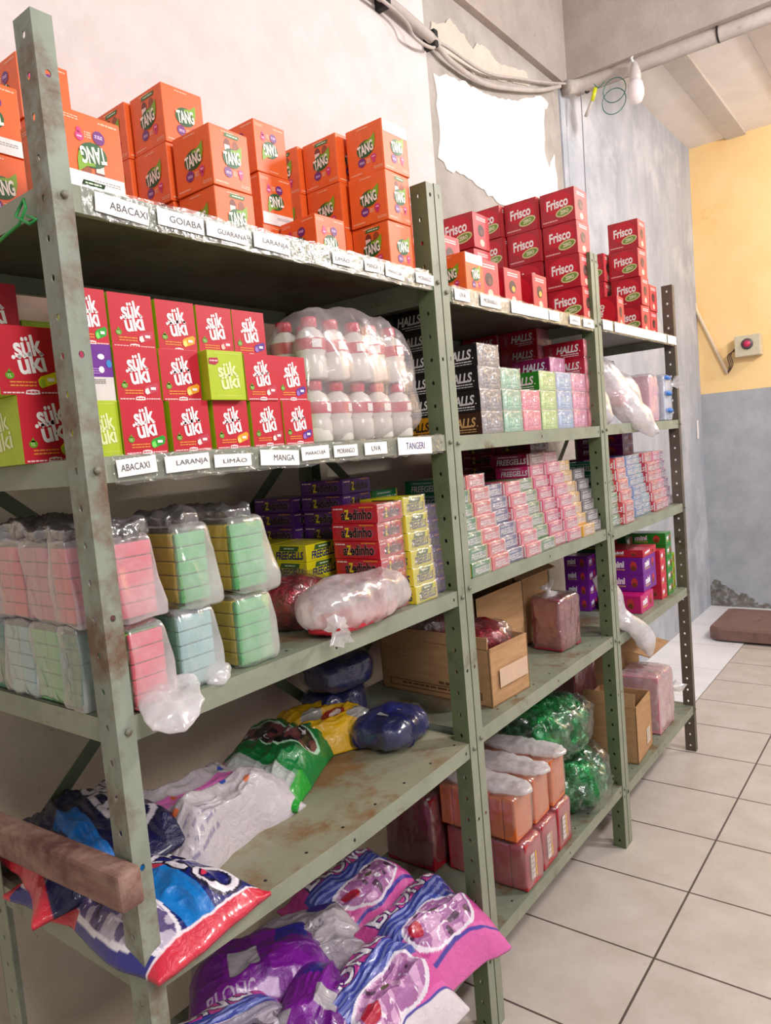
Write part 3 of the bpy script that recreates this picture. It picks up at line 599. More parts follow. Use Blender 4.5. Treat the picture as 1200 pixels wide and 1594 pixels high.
        mb.box(-w / 2, w / 2, -d / 2, d / 2, 0, h, col(c, 0.35, 0.3), 0.0012)
        F = faceX(mb, w, d, h); G = faceY(mb, w, d, h)
        for q, face in enumerate((F, G)):
            if k == 'sour':
                face.ell(0.52, 0.5, 0.44, 0.42, tuple(int(v * 0.8 + 30) for v in c), 1); face.text('azedinho', 0.55, 0.5, 0.66, 0.56, (240, 225, 215), 2, 0.02, 0, 0.04, 1.0); face.text('azedinho', 0.55, 0.5, 0.66, 0.56, (30, 16, 24), 3, 0.02, 0, 0.03, 1.0)
                face.text('Z', 0.345, 0.50, 0.085, 0.50, (240, 220, 40), 5, 0.02, 0, 0.03); face.lines(0.04, 0.28, (0.78,), 0.08, (245, 220, 220), 2, 1); face.lines(0.62, 0.92, (0.86,), 0.07, (240, 160, 60), 2, 4)
            elif k == 'gum':
                face.text('FREEGELLS', 0.54, 0.38, 0.76, 0.44, ink, 3, 0.02, 0.2, 0.025, 1.0)
                if c[0] > 180 and c[1] > 180: face.poly([(0.25, 0.64), (0.3, 0.94), (0.82, 0.94), (0.78, 0.64)], (70, 104, 50), 2); face.lines(0.4, 0.7, (0.76,), 0.07, (220, 230, 190), 3, 2)
                else: face.poly([(0.1, 0.66), (0.14, 0.92), (0.8, 0.92), (0.76, 0.66)], tuple(min(255, int(v * 0.7 + 60)) for v in c), 2); face.lines(0.2, 0.7, (0.76,), 0.06, (240, 240, 240), 3, 2)
                face.rect(0.94, 0.05, 0.985, 0.95, (226, 200, 70) if c[1] > c[2] else (235, 215, 215), 2)
            else:
                face.text('mini', 0.32, 0.60, 0.34, 0.34, (245, 240, 250), 3, 0.06, 0.1, 0.05); face.lines(0.14, 0.52, (0.26,), 0.07, (214, 180, 90), 2, 2); face.ell(0.75, 0.52, 0.09, 0.3, (200, 60, 60), 2); face.ell(0.75, 0.4, 0.07, 0.16, (120, 60, 30), 3)
        if wrap: kids.append(('plastic_wrap', end_wrap(w, d, h, 7)))
    elif k == 'frisco':
        _, vert, h = key; w, d = 0.098, 0.118
        red = (172, 18, 38); mb.box(-w / 2, w / 2, -d / 2, d / 2, 0, h, col(red, 0.38, 0.2), 0.0015)
        F = faceX(mb, w, d, h); G = faceY(mb, w, d, h)
        if not vert:
            F.ell(0.52, 0.62, 0.42, 0.34, (200, 24, 46), 1); F.text('Frisco', 0.50, 0.62, 0.62, 0.28, (248, 242, 240), 3, 0.06, 0.1, 0.03, 1.0); F.ell(0.70, 0.32, 0.26, 0.14, (214, 206, 150), 3, 0.18); F.ell(0.70, 0.32, 0.22, 0.10, (120, 150, 60), 4, 0.18); F.text('ZERO', 0.70, 0.32, 0.24, 0.10, (238, 236, 200), 5, 0.12, 0.1, 0.03)
            F.lines(0.06, 0.5, (0.10,), 0.035, (240, 190, 190), 2, 3)
        else:
            F.ell(0.5, 0.5, 0.45, 0.48, (205, 20, 40), 1); F.text('Frisco', 0.45, 0.5, 0.55, 0.2, (248, 230, 225), 3, 1.3, 0.1, 0.04)
        G.rect(0.03, 0.02, 0.97, 0.98, (196, 62, 66), 1); G.lines(0.2, 0.8, (0.86, 0.80), 0.035, (240, 205, 205), 2, 2); G.ell(0.5, 0.18, 0.14, 0.10, (236, 190, 170), 2)
        m2 = MB(); H = faceY(m2, w, d, h); H.ell(0.46, 0.52, 0.20, 0.17, (64, 24, 24), 3); H.ell(0.5, 0.47, 0.10, 0.08, (230, 170, 60) if vert == 2 else (110, 60, 50), 4); kids.append(('tear_opening', m2.mesh('tear_opening')))
    BOX[key] = (mb.mesh('display_box'), kids, (w, d, h)); return BOX[key]
NAME = {'juice': 'drink_mix_box', 'suk': 'juice_powder_box', 'drops': 'cough_drop_box', 'gum': 'candy_box', 'sour': 'sour_candy_box', 'chews': 'jelly_candy_box', 'frisco': 'drink_powder_box'}
def put(key, x, y, z, label, cat, group=None, rz=0, tilt=None):
    """x, y: the corner nearest the camera and the aisle"""
    me, kids, (w, d, h) = carton(key)
    o = obj(NAME[key[0]], me, None, (x + w / 2, y + d / 2, z), (tilt[0], tilt[1], rz) if tilt else rz)
    for n, m in kids: obj(n, m, o)
    return tag(o, label, cat, group)
rnd = random.Random(11)
def J(a=0.004): return rnd.uniform(-a, a)

# ---- top shelf, near rack: orange boxes in columns
H1 = 0.1045
def juice(x, y, n, desc, styles, z=1.8275, where='', skip=0):
    for i in range(skip, n):
        st = styles[i] if i < len(styles) else styles[-1]
        lv = ['bottom', 'middle', 'top'][i] if n == 3 else (['lower', 'upper'][i] if n == 2 else 'only')
        put(('juice', *st), x + J(0.003), y + J(0.003), z + i * (H1 + 0.0004), f'orange drink mix box, {lv} in {desc}', 'box', 'orange drink mix boxes on the top shelf', J(0.03))
A0 = (0, 0, 0, 0); AW = (1, 0, 0, 0); AY = (0, 1, 0, 0); FU = (0, 0, 1, 0); FL = (0, 0, 1, 1); WL = (0, 0, 0, 1); FW = (0, 1, 1, 1)
juice(-0.006 + 0.0, 0.207, 2, 'the pile left of the tall post', [A0, FL])
juice(0.135, 0.285, 3, 'the tall pile against the wall behind the tall post', [A0, A0, FU])
juice(0.034, 0.012, 1, 'front row beside tall post, its logo upside down', [FW])
juice(0.362, 0.212, 3, 'the pile reaching highest left of centre', [A0, A0, AW])
juice(0.352, 0.318, 3, 'the pile just behind the highest left of centre', [A0, A0, AW])
juice(0.246, 0.232, 1, 'place behind the guava label, low and half hidden', [A0])
juice(0.366, 0.106, 2, 'the front pile above the GUARANÁ label', [AY, AY])
juice(0.580, 0.205, 3, 'the pile with upside down logos behind the LARANJA label', [A0, FL, FU])
juice(0.616, 0.128 - 0.03, 1, 'front with upside down logo, right of the LARANJA label', [FU])
juice(0.776, 0.030, 3, 'the rightmost front pile of the near rack', [AW, AY, WL])
juice(0.760, 0.138, 3, 'the pile directly behind the rightmost front pile', [A0, A0, AW])
juice(0.742, 0.246, 3, 'the pile third back from the rightmost front pile', [A0, A0, AW])
juice(1.080, 0.028, 1, 'place beside crimson boxes on middle rack', [WL], z=1.8095)

# ---- top shelves of the middle and far racks: crimson boxes
HF = 0.1035
def frisco(x, y, n, desc, z=1.8095, v=0, h=0.103, skip=0, rz=0, group='crimson drink powder boxes on the top shelves'):
    for i in range(skip, n):
        lv = ['bottom', 'second', 'third', 'top'][i] if n == 4 else (['bottom', 'middle', 'top'][i] if n == 3 else (['lower', 'upper'][i] if n == 2 else 'single'))
        put(('frisco', v, h), x + J(0.004), y + J(0.003), z + i * (h + 0.0005), f'crimson drink powder box, {lv} of {desc}', 'box', group, rz + J(0.03))
frisco(1.775, 0.018 - 0.004, 4, 'the rightmost front pile on the middle rack')
frisco(1.758, 0.138, 4, 'the second pile back at right of middle rack')
frisco(1.742, 0.260, 4, 'the third pile back at right of middle rack')
frisco(1.450, 0.03, 1, 'front row of middle rack, under the tall pile', v=2)
frisco(1.165, 0.036, 1, 'front place just right of the orange box', v=0)
frisco(1.310, 0.045, 1, 'front place second right of the orange box', v=2)
frisco(1.21, 0.17, 2, 'the pair topped by a leaning box, middle rack', h=0.103)
frisco(1.100, 0.24, 3, 'the pile behind the orange box, middle rack')
frisco(1.42, 0.19, 3, 'the pile by the wall centre, middle rack')
frisco(2.44, 0.035, 4, 'the tall pile on the far rack', z=1.8175, h=0.110)
frisco(2.60, 0.055, 2, 'the short right end pile on the far rack', z=1.8175, h=0.106)
frisco(2.40, 0.165, 3, 'the pile behind the tall one, far rack', z=1.8175, h=0.110)
put(('frisco', 1, 0.118), 2.17, 0.045, 1.8175, 'crimson box turned sideways at the front left of the far rack', 'box', 'crimson drink powder boxes on the top shelves', 0.1)

# ---- second shelf, near rack: red and lime boxes (three rows)
Z2 = 1.4675; hs = 0.0785
def suk(x, y, row, fc, kind, label, sc=1.0, z=None, w=None, d=None):
    put(('suk', fc, kind, sc, w or 0.073 * sc, d or 0.10 * sc), x, y, Z2 + row * (hs * sc + 0.0003) if z is None else z, label, 'box', 'juice powder boxes on the second shelf', J(0.012))
rows = ['bottom', 'middle', 'top']
G = 'red juice powder box'
suk(0.030, 0.030, 0, 'green', 'lime', 'lime green juice powder box, bottom row, beside the tall post', w=0.048, d=0.045)
suk(0.080, 0.026, 0, 'green', 'red', G + ' with green fruit, bottom row, above the ABACAXI label')
suk(0.163, 0.026, 0, 'pink', 'red', G + ' with pink fruit, bottom row, above the LARANJA label')
suk(0.247, 0.028, 0, 'orange', 'red', G + ' with orange fruit, bottom row, above the LIMÃO label')
suk(0.328, 0.028, 0, 'pink', 'red', G + ', bottom row, fifth box from the tall post')
suk(0.402, 0.026, 0, 'purple', 'red', G + ', bottom row, beside the bagged bottles')
suk(0.028, 0.034, 1, 'purple', 'purple', 'purple and white juice powder box in the middle row', w=0.052, d=0.045)
suk(0.082, 0.032, 1, 'pink', 'red', G + ' with pink fruit, middle row, right of the purple one')
suk(0.160, 0.034, 1, 'orange', 'red', G + ' with orange fruit, middle row, left of the lime one')
suk(0.237, 0.016, 1, 'orange', 'lime', 'lime green juice powder box in the middle row, pushed forward')
suk(0.322, 0.026, 1, 'pink', 'red', G + ', middle row, right of the lime one')
suk(0.398, 0.028, 1, 'purple', 'red', G + ', middle row, beside the bagged bottles')
suk(0.030, 0.042, 2, 'green', 'red', G + ' with green fruit, top row, beside the tall post', w=0.055, d=0.045)
suk(0.092, 0.045, 2, 'pink', 'red', G + ', top row, second from the tall post')
suk(0.176, 0.052, 2, 'orange', 'red', G + ' with orange fruit, top row, third from the tall post')
suk(0.256, 0.055, 2, 'red', 'red', G + ', top row, fourth from the tall post')
suk(0.332, 0.055, 2, 'purple', 'red', G + ', top row, at its right end')
suk(-0.014, 0.130, 0, 'yellow', 'red', 'larger red box with yellow fruit, lower one left of the tall post', 1.24)
suk(-0.034, 0.132, 1, 'yellow', 'red', 'larger red box with yellow fruit, upper one left of the tall post', 1.24)
suk(-0.020, 0.26, 0, 'pink', 'red', 'red juice powder box behind the larger ones, lower', 1.2)
suk(-0.020, 0.26, 1, 'pink', 'red', 'red juice powder box behind the larger ones, upper', 1.2)
suk(-0.022, 0.25, 2, 'red', 'red', 'red juice powder box just entering at the left frame edge', 1.2)
suk(0.085, 0.28, 2, 'orange', 'lime', 'lime green box behind the tall post, near the wall', 1.0)
for k in range(2): suk(0.085, 0.28, k, 'orange', 'lime', f'lime green box, {["bottom","middle"][k]} of the hidden pile behind the tall post', 1.0)

# ---- bottles in a clear bag, second shelf
def bottle_parts():
    b1 = MB(); b1.lathe([(0.001, 0), (0.026, 0.0), (0.029, 0.004), (0.029, 0.040), (0.026, 0.046), (0.029, 0.052), (0.029, 0.078), (0.022, 0.092), (0.013, 0.098), (0.013, 0.104)], col((226, 220, 214), 0.3, 0.3), 20)
    b2 = MB(); b2.lathe([(0.0145, 0.100), (0.016, 0.101), (0.016, 0.116), (0.014, 0.119), (0.001, 0.1195)], col((206, 44, 72), 0.35), 16)
    b3 = MB(); b3.lathe([(0.0294, 0.055), (0.0297, 0.056), (0.0297, 0.076), (0.0294, 0.077)], col((200, 60, 76), 0.4), 20); b3.add([(0.0301 * math.sin(a), -0.0301 * math.cos(a), z) for z in (0.058, 0.074) for a in (-0.4, -0.15, 0.1, 0.3)], [[0, 1, 5, 4], [1, 2, 6, 5], [2, 3, 7, 6]], m_paper)
    return b1.mesh('bottle_body'), b2.mesh('cap'), b3.mesh('wrap_label')
bm_, cm_, lm_ = bottle_parts()
for j in range(2):
    for i in range(5):
        for k in range(2):
            o = obj('drink_bottle', bm_, None, (0.525 + i * 0.066 + J(0.003), 0.060 + j * 0.066 + J(0.003), Z2 + 0.001 + k * 0.1205), rnd.uniform(-0.5, 0.5))
            if k: o.rotation_euler = (J(0.05), J(0.05), rnd.uniform(-0.5, 0.5)); 
            obj('cap', cm_, o); obj('wrap_label', lm_, o)
            tag(o, f'white bottle, red cap, {["lower","upper"][k]} layer, {["front","back"][j]} row, {NUM[i]} from left in clear bag', 'bottle', 'bagged white bottles')
def bag_shape(tx=0.0, ty=0.0, lean=0.0, pinch=0.0):
    def f(P, q):
        t = np.clip(P[:, 2] / P[:, 2].max(), 0, 1); P = P.copy()
        P[:, 0] *= 1 - tx * t ** 2; P[:, 1] *= 1 - ty * t ** 2; P[:, 0] += lean * t ** 2
        if pinch: P[:, 2] += pinch * (t > 0.6) * (fbm(P * np.array([1, 1, 0]), 16, 3) - 0.4)
        return P
    return f
def knot(mb, at, r, h, m, seed=0, dirv=(0, 0, 1)):
    dv = Vector(dirv).normalized(); q = dv.to_track_quat('Z', 'Y'); n = 18; rr = random.Random(seed); ph = [rr.uniform(0.7, 1.3) for _ in range(n)]
    prof = [(r, 0), (r * 0.35, h * 0.25), (r * 0.22, h * 0.4), (r * 0.5, h * 0.7), (r * 0.95, h)]
    vs = [Vector(at) + q @ Vector((a * (ph[k] if i in (0, 3, 4) else 1) * math.cos(2 * PI * k / n), a * (ph[(k * 5) % n] if i in (0, 3, 4) else 1) * math.sin(2 * PI * k / n), z * (1 if i < 4 else ph[k]))) for i, (a, z) in enumerate(prof) for k in range(n)]
    mb.add(vs, [[i * n + k, i * n + (k + 1) % n, (i + 1) * n + (k + 1) % n, (i + 1) * n + k] for i in range(len(prof) - 1) for k in range(n)], m, True)
o = obj('clear_plastic_bag', shell('clear_plastic_bag', 0.375, 0.155, 0.262, [film('bottle_bag_film', (238, 232, 234), 0.25, 0.16, 0.5, 14)], 4, 34, 5, 0.012, 12, bag_shape(0.12, 0.2), wr=0.016, wf=16), None, (0.665, 0.094, Z2 + 0.0005)); tag(o, 'clear plastic bag around white bottles on the second shelf', 'bag')

# ---- second shelf, middle rack: cough drops in columns
BLK = (24, 22, 26); RED = (178, 22, 44); WHT = (236, 232, 230)
def drops(x, y, lvl, c, endc, desc, z0=1.4635, hh=0.0572, ink=WHT, rz=None):
    put(('drops', c, 'HALLS', ink, endc), x, y, z0 + lvl * hh, desc, 'box', 'cough drop cartons', J(0.015) if rz is None else rz)
cols = [('black', BLK, (120, 120, 128), 4), ('dark green', (16, 110, 74), (130, 190, 165), 3), ('pink', (214, 60, 100), (236, 120, 150), 2), ('lime', (40, 130, 30), (178, 214, 130), 3), ('blue', (70, 110, 190), (150, 180, 222), 3), ('magenta', (150, 30, 90), (220, 130, 170), 3), ('red', RED, (222, 90, 110), 5)]
for ci, (nm, c, e, n) in enumerate(cols):
    for k in range(n):
        cc, ee, ink = c, e, WHT
        if nm == 'black' and k == 0: cc, ink = (66, 38, 26), (226, 180, 120)
        drops(1.112 + ci * 0.1165 - 0.005, 0.030, k, cc, ee, f'{nm} cough drop carton, {ORD[k]} layer of the {NUM[ci]} front column, middle rack', ink=ink)
drops(1.228, 0.175, 3, (16, 110, 74), (130, 190, 165), 'dark green cough drop carton set back above the green column')
drops(1.66, 0.085, 3, (140, 26, 80), (214, 130, 176), 'magenta cough drop carton set back on the sixth column')
for r_ in range(2):
    for k in range(6):
        drops(1.766 - 0.012 * r_, 0.174 + r_ * 0.142, k, RED, (222, 90, 110), f'red cough drop carton, {ORD[k]} layer, {["second","third"][r_]} row from the front, rack right end')
for k in range(1, 6): drops(1.11, 0.174, k, BLK, (120, 120, 128), f'black cough drop carton, {ORD[k]} layer of the stack seen through near rack')
drops(1.11, 0.174, 0, (220, 150, 20), (236, 190, 60), 'yellow cough drop carton at the foot of the black stack', ink=(60, 40, 20))
for k in range(0, 6): drops(1.11, 0.324, k, BLK, (120, 120, 128), f'black cough drop carton, {ORD[k]} layer of the stack nearest the wall')

# ---- third shelf, near rack: candy cartons
Z3 = 1.1055
RD = (200, 26, 44); YL = (222, 214, 30); PU = (92, 40, 140)
for k in range(6):
    put(('sour', RD, 'azedinho', WHT, 0.086, 0.125, 0.0372, True), 0.648 + J(0.002), 0.030 + J(0.002), Z3 + k * 0.038, f'red sour candy carton, {ORD[k]} layer of the red stack, near rack', 'box', 'red sour candy cartons')
    put(('gum', YL, 'FREEGELLS', (30, 40, 110), 0.082, 0.12, 0.038, True), 0.738 + J(0.001), 0.012 + k * 0.003, Z3 + k * 0.0388, f'yellow candy carton, {ORD[k]} layer of the yellow front stack, near rack', 'box', 'yellow candy cartons')
    put(('sour', PU, 'azedinho', WHT, 0.070, 0.12, 0.0335, True), 0.8235 + J(0.001), 0.034 + k * 0.002, Z3 + k * 0.0342, f'purple sour candy carton, {ORD[k]} layer of the stack against the post', 'box', 'purple sour candy cartons')
for k in range(8): put(('sour', PU, 'azedinho', WHT, 0.10, 0.13, 0.0345, False), 0.715 + J(0.002), 0.175, Z3 + k * 0.0352, f'purple sour candy carton, {ORD[k]} layer of tall stack behind red one', 'box', 'purple sour candy cartons')
for k in range(7): put(('sour', PU, 'azedinho', WHT, 0.10, 0.13, 0.0345, False), 0.690 + J(0.002), 0.312, Z3 + k * 0.0352, f'purple sour candy carton, {ORD[k]} layer of stack nearest the wall', 'box', 'purple sour candy cartons')
for k in range(4):
    for q in range(2): put(('gum', YL, 'FREEGELLS', (30, 40, 110), 0.10, 0.11, 0.037, False), 0.595 + J(0.003), 0.19 + q * 0.115, Z3 + k * 0.0375, f'yellow candy carton, {ORD[k]} layer, {["nearer","farther"][q]} of the pair behind the wine bag', 'box', 'yellow candy cartons')
put(('gum', (10, 120, 50), 'FREEGELLS', (235, 240, 235), 0.10, 0.14, 0.04, False), 0.86 - 0.04, 0.175, Z3 + 0.205, 'green candy carton lying behind the yellow stack', 'box', None)
for k in range(5): put(('sour', (150, 30, 60), 'azedinho', WHT, 0.08, 0.13, 0.04, False), 0.838, 0.17, Z3 + k * 0.0405, f'dark red sour candy carton, {ORD[k]} layer, behind the purple stack', 'box', 'dark red sour candy cartons')

# ---- third shelf, middle rack: stepped candy columns
Z3B = 1.1205; hb = 0.0345
bc = [('green', (20, 130, 70), 7), ('salmon', (222, 90, 96), 7), ('navy', (40, 60, 130), 6), ('pink', (226, 100, 120), 6), ('olive green', (60, 130, 70), 6), ('magenta', (210, 40, 110), 7), ('rose', (220, 90, 130), 8), ('amber', (226, 170, 60), 7), ('charcoal', (60, 60, 70), 6)]
xb = 0.962
for ci, (nm, c, n) in enumerate(bc):
    for k in range(n):
        put(('gum', c, 'FREEGELLS', (240, 238, 240), 0.092, 0.115, 0.0338, True), xb + ci * 0.0968 + J(0.0015), 0.004 + k * 0.0095 + (0.012 if ci in (2, 5, 8) else 0.0) + (0.014 if k and ci in (4, 7) else 0) + J(0.004), Z3B + k * hb, f'wrapped {nm} candy carton, {ORD[k]} layer of {NUM[ci]} column, middle rack third shelf', 'box', 'wrapped candy cartons on the middle rack', J(0.03))
for k in range(9):
    for q in range(3): put(('sour', (150, 16, 40), 'azedinho', WHT, 0.13, 0.122, 0.0345, k > 5 and q == 0), 1.565, 0.125 + q * 0.125, Z3B + k * 0.0352 , f'dark red candy carton, {ORD[k]} layer, {NUM[q]} of three piles behind', 'box', 'dark red cartons behind the candy columns') if k > 4 else None
put(('gum', (140, 16, 60), 'FREEGELLS', (240, 230, 235), 0.10, 0.13, 0.036, True), 1.45, 0.075, Z3B + 7 * hb, 'magenta candy carton lying across the tops of the columns', 'box')
for k in range(5):
    for q in range(3): put(('sour', (150, 16, 40), 'azedinho', WHT, 0.13, 0.122, 0.0345, False), 1.565, 0.125 + q * 0.125, Z3B + k * 0.0352, f'dark red candy carton, {ORD[k]} layer, {NUM[q]} of three piles behind', 'box', 'dark red cartons behind the candy columns')
for k in range(8): put(('chews', (96, 24, 100), 'mini', WHT, 0.13, 0.20, 0.036, False), 1.71, 0.20, Z3B + k * 0.0365, f'plum jelly candy box, {ORD[k]} layer, at the dark right end behind columns', 'box', 'plum boxes at the end of the middle rack')

# ---- third shelf, far rack
cc_ = [('teal', (10, 140, 100)), ('coral', (220, 70, 80)), ('lilac', (160, 90, 180)), ('blue', (80, 130, 190)), ('aqua', (70, 160, 190)), ('red', (210, 60, 80)), ('pink', (226, 100, 150)), ('violet', (140, 80, 150))]
for ci, (nm, c) in enumerate(cc_):
    for k in range(6):
        put(('gum', c, 'FREEGELLS', (240, 238, 240), 0.096, 0.12, 0.0385, True), 1.935 + ci * 0.0995 + J(0.003), 0.010 + k * 0.006 + (0, -0.018, 0.02, 0.012, 0.022, 0.004, 0.01, 0.02)[ci] + 0.012 + J(0.005), 1.1085 + k * 0.0392, f'wrapped {nm} candy carton, {ORD[k]} layer of {NUM[ci]} column, far rack third shelf', 'box', 'wrapped candy cartons on the far rack', J(0.03))
PM = (122, 20, 100)
for k in range(2):
    for q in range(2): put(('chews', PM, 'mini', WHT, 0.13, 0.20, 0.045, False), 2.50 - 0.0 - 0.1 * q, 0.165 + 0.0 * q if q == 0 else 0.165, 1.1085 + (5 + k) * 0.046 - 0.0, f'plum jelly candy box, {["lower","upper"][k]} one, {["nearer","farther"][1-q]} the dark end post', 'box', 'plum jelly boxes') if q == 0 else None
for k in range(5): put(('chews', PM, 'mini', WHT, 0.13, 0.20, 0.0455, False), 2.36, 0.165, 1.1085 + k * 0.046, f'plum jelly candy box, {ORD[k]} layer behind the wrapped cartons, far rack', 'box', 'plum jelly boxes')
for k in range(5): put(('chews', PM, 'mini', WHT, 0.13, 0.20, 0.0455, False), 2.50, 0.165, 1.1085 + k * 0.046, f'plum jelly candy box, {ORD[k]} layer, second pile behind, far rack', 'box', 'plum jelly boxes')

# ---- fourth shelf, far rack: jelly candy boxes
Z4C = 0.7400
put(('chews', (196, 24, 110), 'mini', WHT, 0.15, 0.16, 0.068, False), 2.215, 0.03, Z4C, 'bright magenta box at the bottom of the jelly pile, far rack', 'box')
for k in range(2): put(('chews', (116, 30, 150), 'mini', WHT, 0.155, 0.145, 0.066, False), 2.29, 0.04, Z4C + 0.069 + k * 0.0665, f'violet jelly candy box with lettering, {["lower","upper"][k]} of two, far rack', 'box', 'violet jelly boxes')
for k in range(4): put(('chews', (116, 30, 150), 'mini', WHT, 0.08, 0.10, 0.055, False), 2.20, 0.225, Z4C + k * 0.0555, f'violet jelly candy box, {ORD[k]} layer of the pile behind, far rack', 'box', 'violet jelly boxes')
put(('chews', (190, 30, 60), 'mini', WHT, 0.16, 0.15, 0.03, False), 2.30, 0.04, Z4C + 0.069 + 2 * 0.0665, 'flat red box on top of the violet jelly boxes', 'box')
for k in range(4): put(('chews', (206, 40, 70), 'mini', WHT, 0.07, 0.12, 0.05, False), 2.475 - 0.0, 0.03, Z4C + k * 0.0505, f'red jelly candy box, {ORD[k]} layer beside the violet ones, far rack', 'box', 'red jelly boxes')
for k in range(5): put(('chews', (30, 130, 40), 'mini', WHT, 0.075, 0.15, 0.052, False), 2.56, 0.03, Z4C + k * 0.0525, f'green jelly candy box, {ORD[k]} layer near the dark end post', 'box', 'green jelly boxes')
put(('chews', (16, 84, 40), 'mini', WHT, 0.09, 0.22, 0.085, False), 2.47, 0.165, Z4C + 0.205 - 0.02, 'long dark green jelly box under the shelf, far rack', 'box')
for k in range(3): put(('chews', (16, 84, 40), 'mini', WHT, 0.09, 0.22, 0.06, False), 2.47, 0.165, Z4C + k * 0.0608, f'dark green jelly box, {ORD[k]} layer beneath the long one', 'box', 'dark green jelly boxes')
for k in range(3): put(('chews', (150, 190, 30), 'mini', WHT, 0.07, 0.12, 0.052, False), 2.65, 0.045, Z4C + k * 0.0525, f'lime jelly candy box, {ORD[k]} layer against the dark end post', 'box', 'lime jelly boxes')

# ------------------------------------------------------------------ bagged packet columns on the third shelf, near rack
def packets(mb, x0, x1, y0, y1, z0, z1, n, c):
    hh = (z1 - z0) / n; m = col(c, 0.4); dk = col(tuple(int(v * 0.55) for v in c), 0.6)
    mb.box(x0 + 0.003, x1 - 0.003, y0 + 0.003, y1 - 0.003, z0, z1, dk)
    for i in range(n): mb.box(x0, x1, y0, y1, z0 + i * hh + 0.0008, z0 + (i + 1) * hh - 0.0008, m, 0.002)
def bagged(x0, x1, y0, y1, z0, h, spec, label, seed, m=f_milky, rz=0, tail=None, group=None, tint=0):
    """spec: list of (fx0, fx1, fy0, fy1, colour, n) columns inside"""
    w, d = x1 - x0, y1 - y0; root = empty('bagged_packets', ((x0 + x1) / 2, (y0 + y1) / 2, z0), label, 'bag', group, rz)
    for (a, b_, c_, e, colr, n) in spec:
        mb = MB(); packets(mb, -w / 2 + a * w + 0.001, -w / 2 + b_ * w - 0.001, -d / 2 + c_ * d + 0.001, -d / 2 + e * d - 0.001, 0.002, h * 0.95, n, colr); mb.build('packet_column', root)
    up_ = tail is not None and tail[3][2] > 0
    def shp(P, q):
        P = P.copy(); t = np.clip(P[:, 2] / (h + 0.01), 0, 1); front = np.clip(-q[:, 1], 0, 1) ** 2; side = np.clip(q[:, 0], 0, 1) ** 2
        flare = (1 - t) ** 1.5 if up_ else 0.6 * np.sin(PI * t) ** 1 * 0.5 + 0.35 * (1 - t)
        P[:, 1] -= front * flare * 0.020; P[:, 0] += side * flare * 0.012; P[:, 2] -= (0.010 if up_ else 0) * front * (t < 0.08); return P
    obj('plastic_film', shell('plastic_film', w + 0.010, d + 0.010, h + 0.008, [f_soft, f_clear, f_dusky], seed, 34, 9, 0.006, 11, shp, wr=0.010, wf=12, flat_bottom=not up_, matfn=lambda q: np.where(q[:, 2] > 0.97, 2, np.where((q[:, 0] < -0.93) & (q[:, 2] < 0.95), 1, 0))), root, (0, 0, 0.0))
    if up_:
        obj('gathered_top', shell('gathered_top', w * 1.05, d * 1.05, 0.030, [f_smoke], seed + 60, 22, 3.5, 0.012, 26, None, wr=0.022, wf=26), root, (0, 0.004, h * 0.95 + 0.002))
    elif tail:
        sz = tail[2]; o_ = obj('loose_flap', shell('loose_flap', sz * 0.9, sz * 1.3, 0.016, [f_white], seed + 30, 24, 2.4, 0.010, 22, lambda P, q: P * np.array([1, 1, 1]) + np.stack([P[:, 1] * 0.2, P[:, 1] * 0, np.minimum(P[:, 1], 0) * 0.35], -1), wr=0.014, wf=24, flat_bottom=False), root, (tail[0][0], tail[0][1] - sz * 0.30, 0.006), (0.25, 0, -0.5))
    return root
YE = (236, 206, 20); GR = (90, 190, 110); TE = (30, 120, 90); PK = (232, 90, 110); LG = (110, 200, 70); LI = (190, 160, 215); AQ = (150, 200, 200)
hh = 0.118
bagged(0.248, 0.322, 0.022, 0.140, Z3, hh, [(0, 1, 0, 0.1, GR, 5), (0, 1, 0.1, 1, YE, 5)], 'milky bag of yellow and green packets, lower one at the right end', 1)
bagged(0.258, 0.332, 0.030, 0.145, Z3 + hh + 0.008, hh, [(0, 1, 0, 0.1, GR, 5), (0, 1, 0.1, 1, YE, 5)], 'milky bag of yellow and green packets, upper one at the right end', 2, tail=((0, 0.02, hh), 0.03, 0.02, (0.2, 0, 1)))
bagged(0.130, 0.196, 0.020, 0.130, Z3, hh, [(0, 1, 0, 0.1, AQ, 5), (0, 1, 0.1, 1, TE, 5)], 'milky bag of teal green packets under a yellow bag', 3, tail=((0.028, -0.045, 0.014), 0.026, 0.038, (0.8, -1, -0.1)))
bagged(0.152, 0.210, 0.032, 0.135, Z3 + hh + 0.008, hh, [(0, 1, 0, 0.1, GR, 5), (0, 1, 0.1, 1, YE, 5)], 'milky bag of yellow packets standing on the teal bag', 4, tail=((0, 0.02, hh), 0.03, 0.02, (0.1, 0.2, 1)))
bagged(0.036, 0.094, 0.004, 0.090, Z3, hh, [(0, 1, 0, 0.1, PK, 5), (0, 1, 0.1, 1, LG, 5)], 'milky bag of bright green and red packets beside tall post', 5, tail=((0.018, -0.040, 0.040), 0.034, 0.085, (0.55, -1, -0.75)))
bagged(0.042, 0.108, 0.030, 0.125, Z3 + hh + 0.008, hh, [(0, 1, 0, 0.1, PK, 5), (0, 1, 0.1, 1, (220, 70, 90), 5)], 'milky bag of pink packets beside the tall post, upper layer', 6, tail=((0, 0.02, hh), 0.03, 0.02, (-0.2, 0.1, 1)))
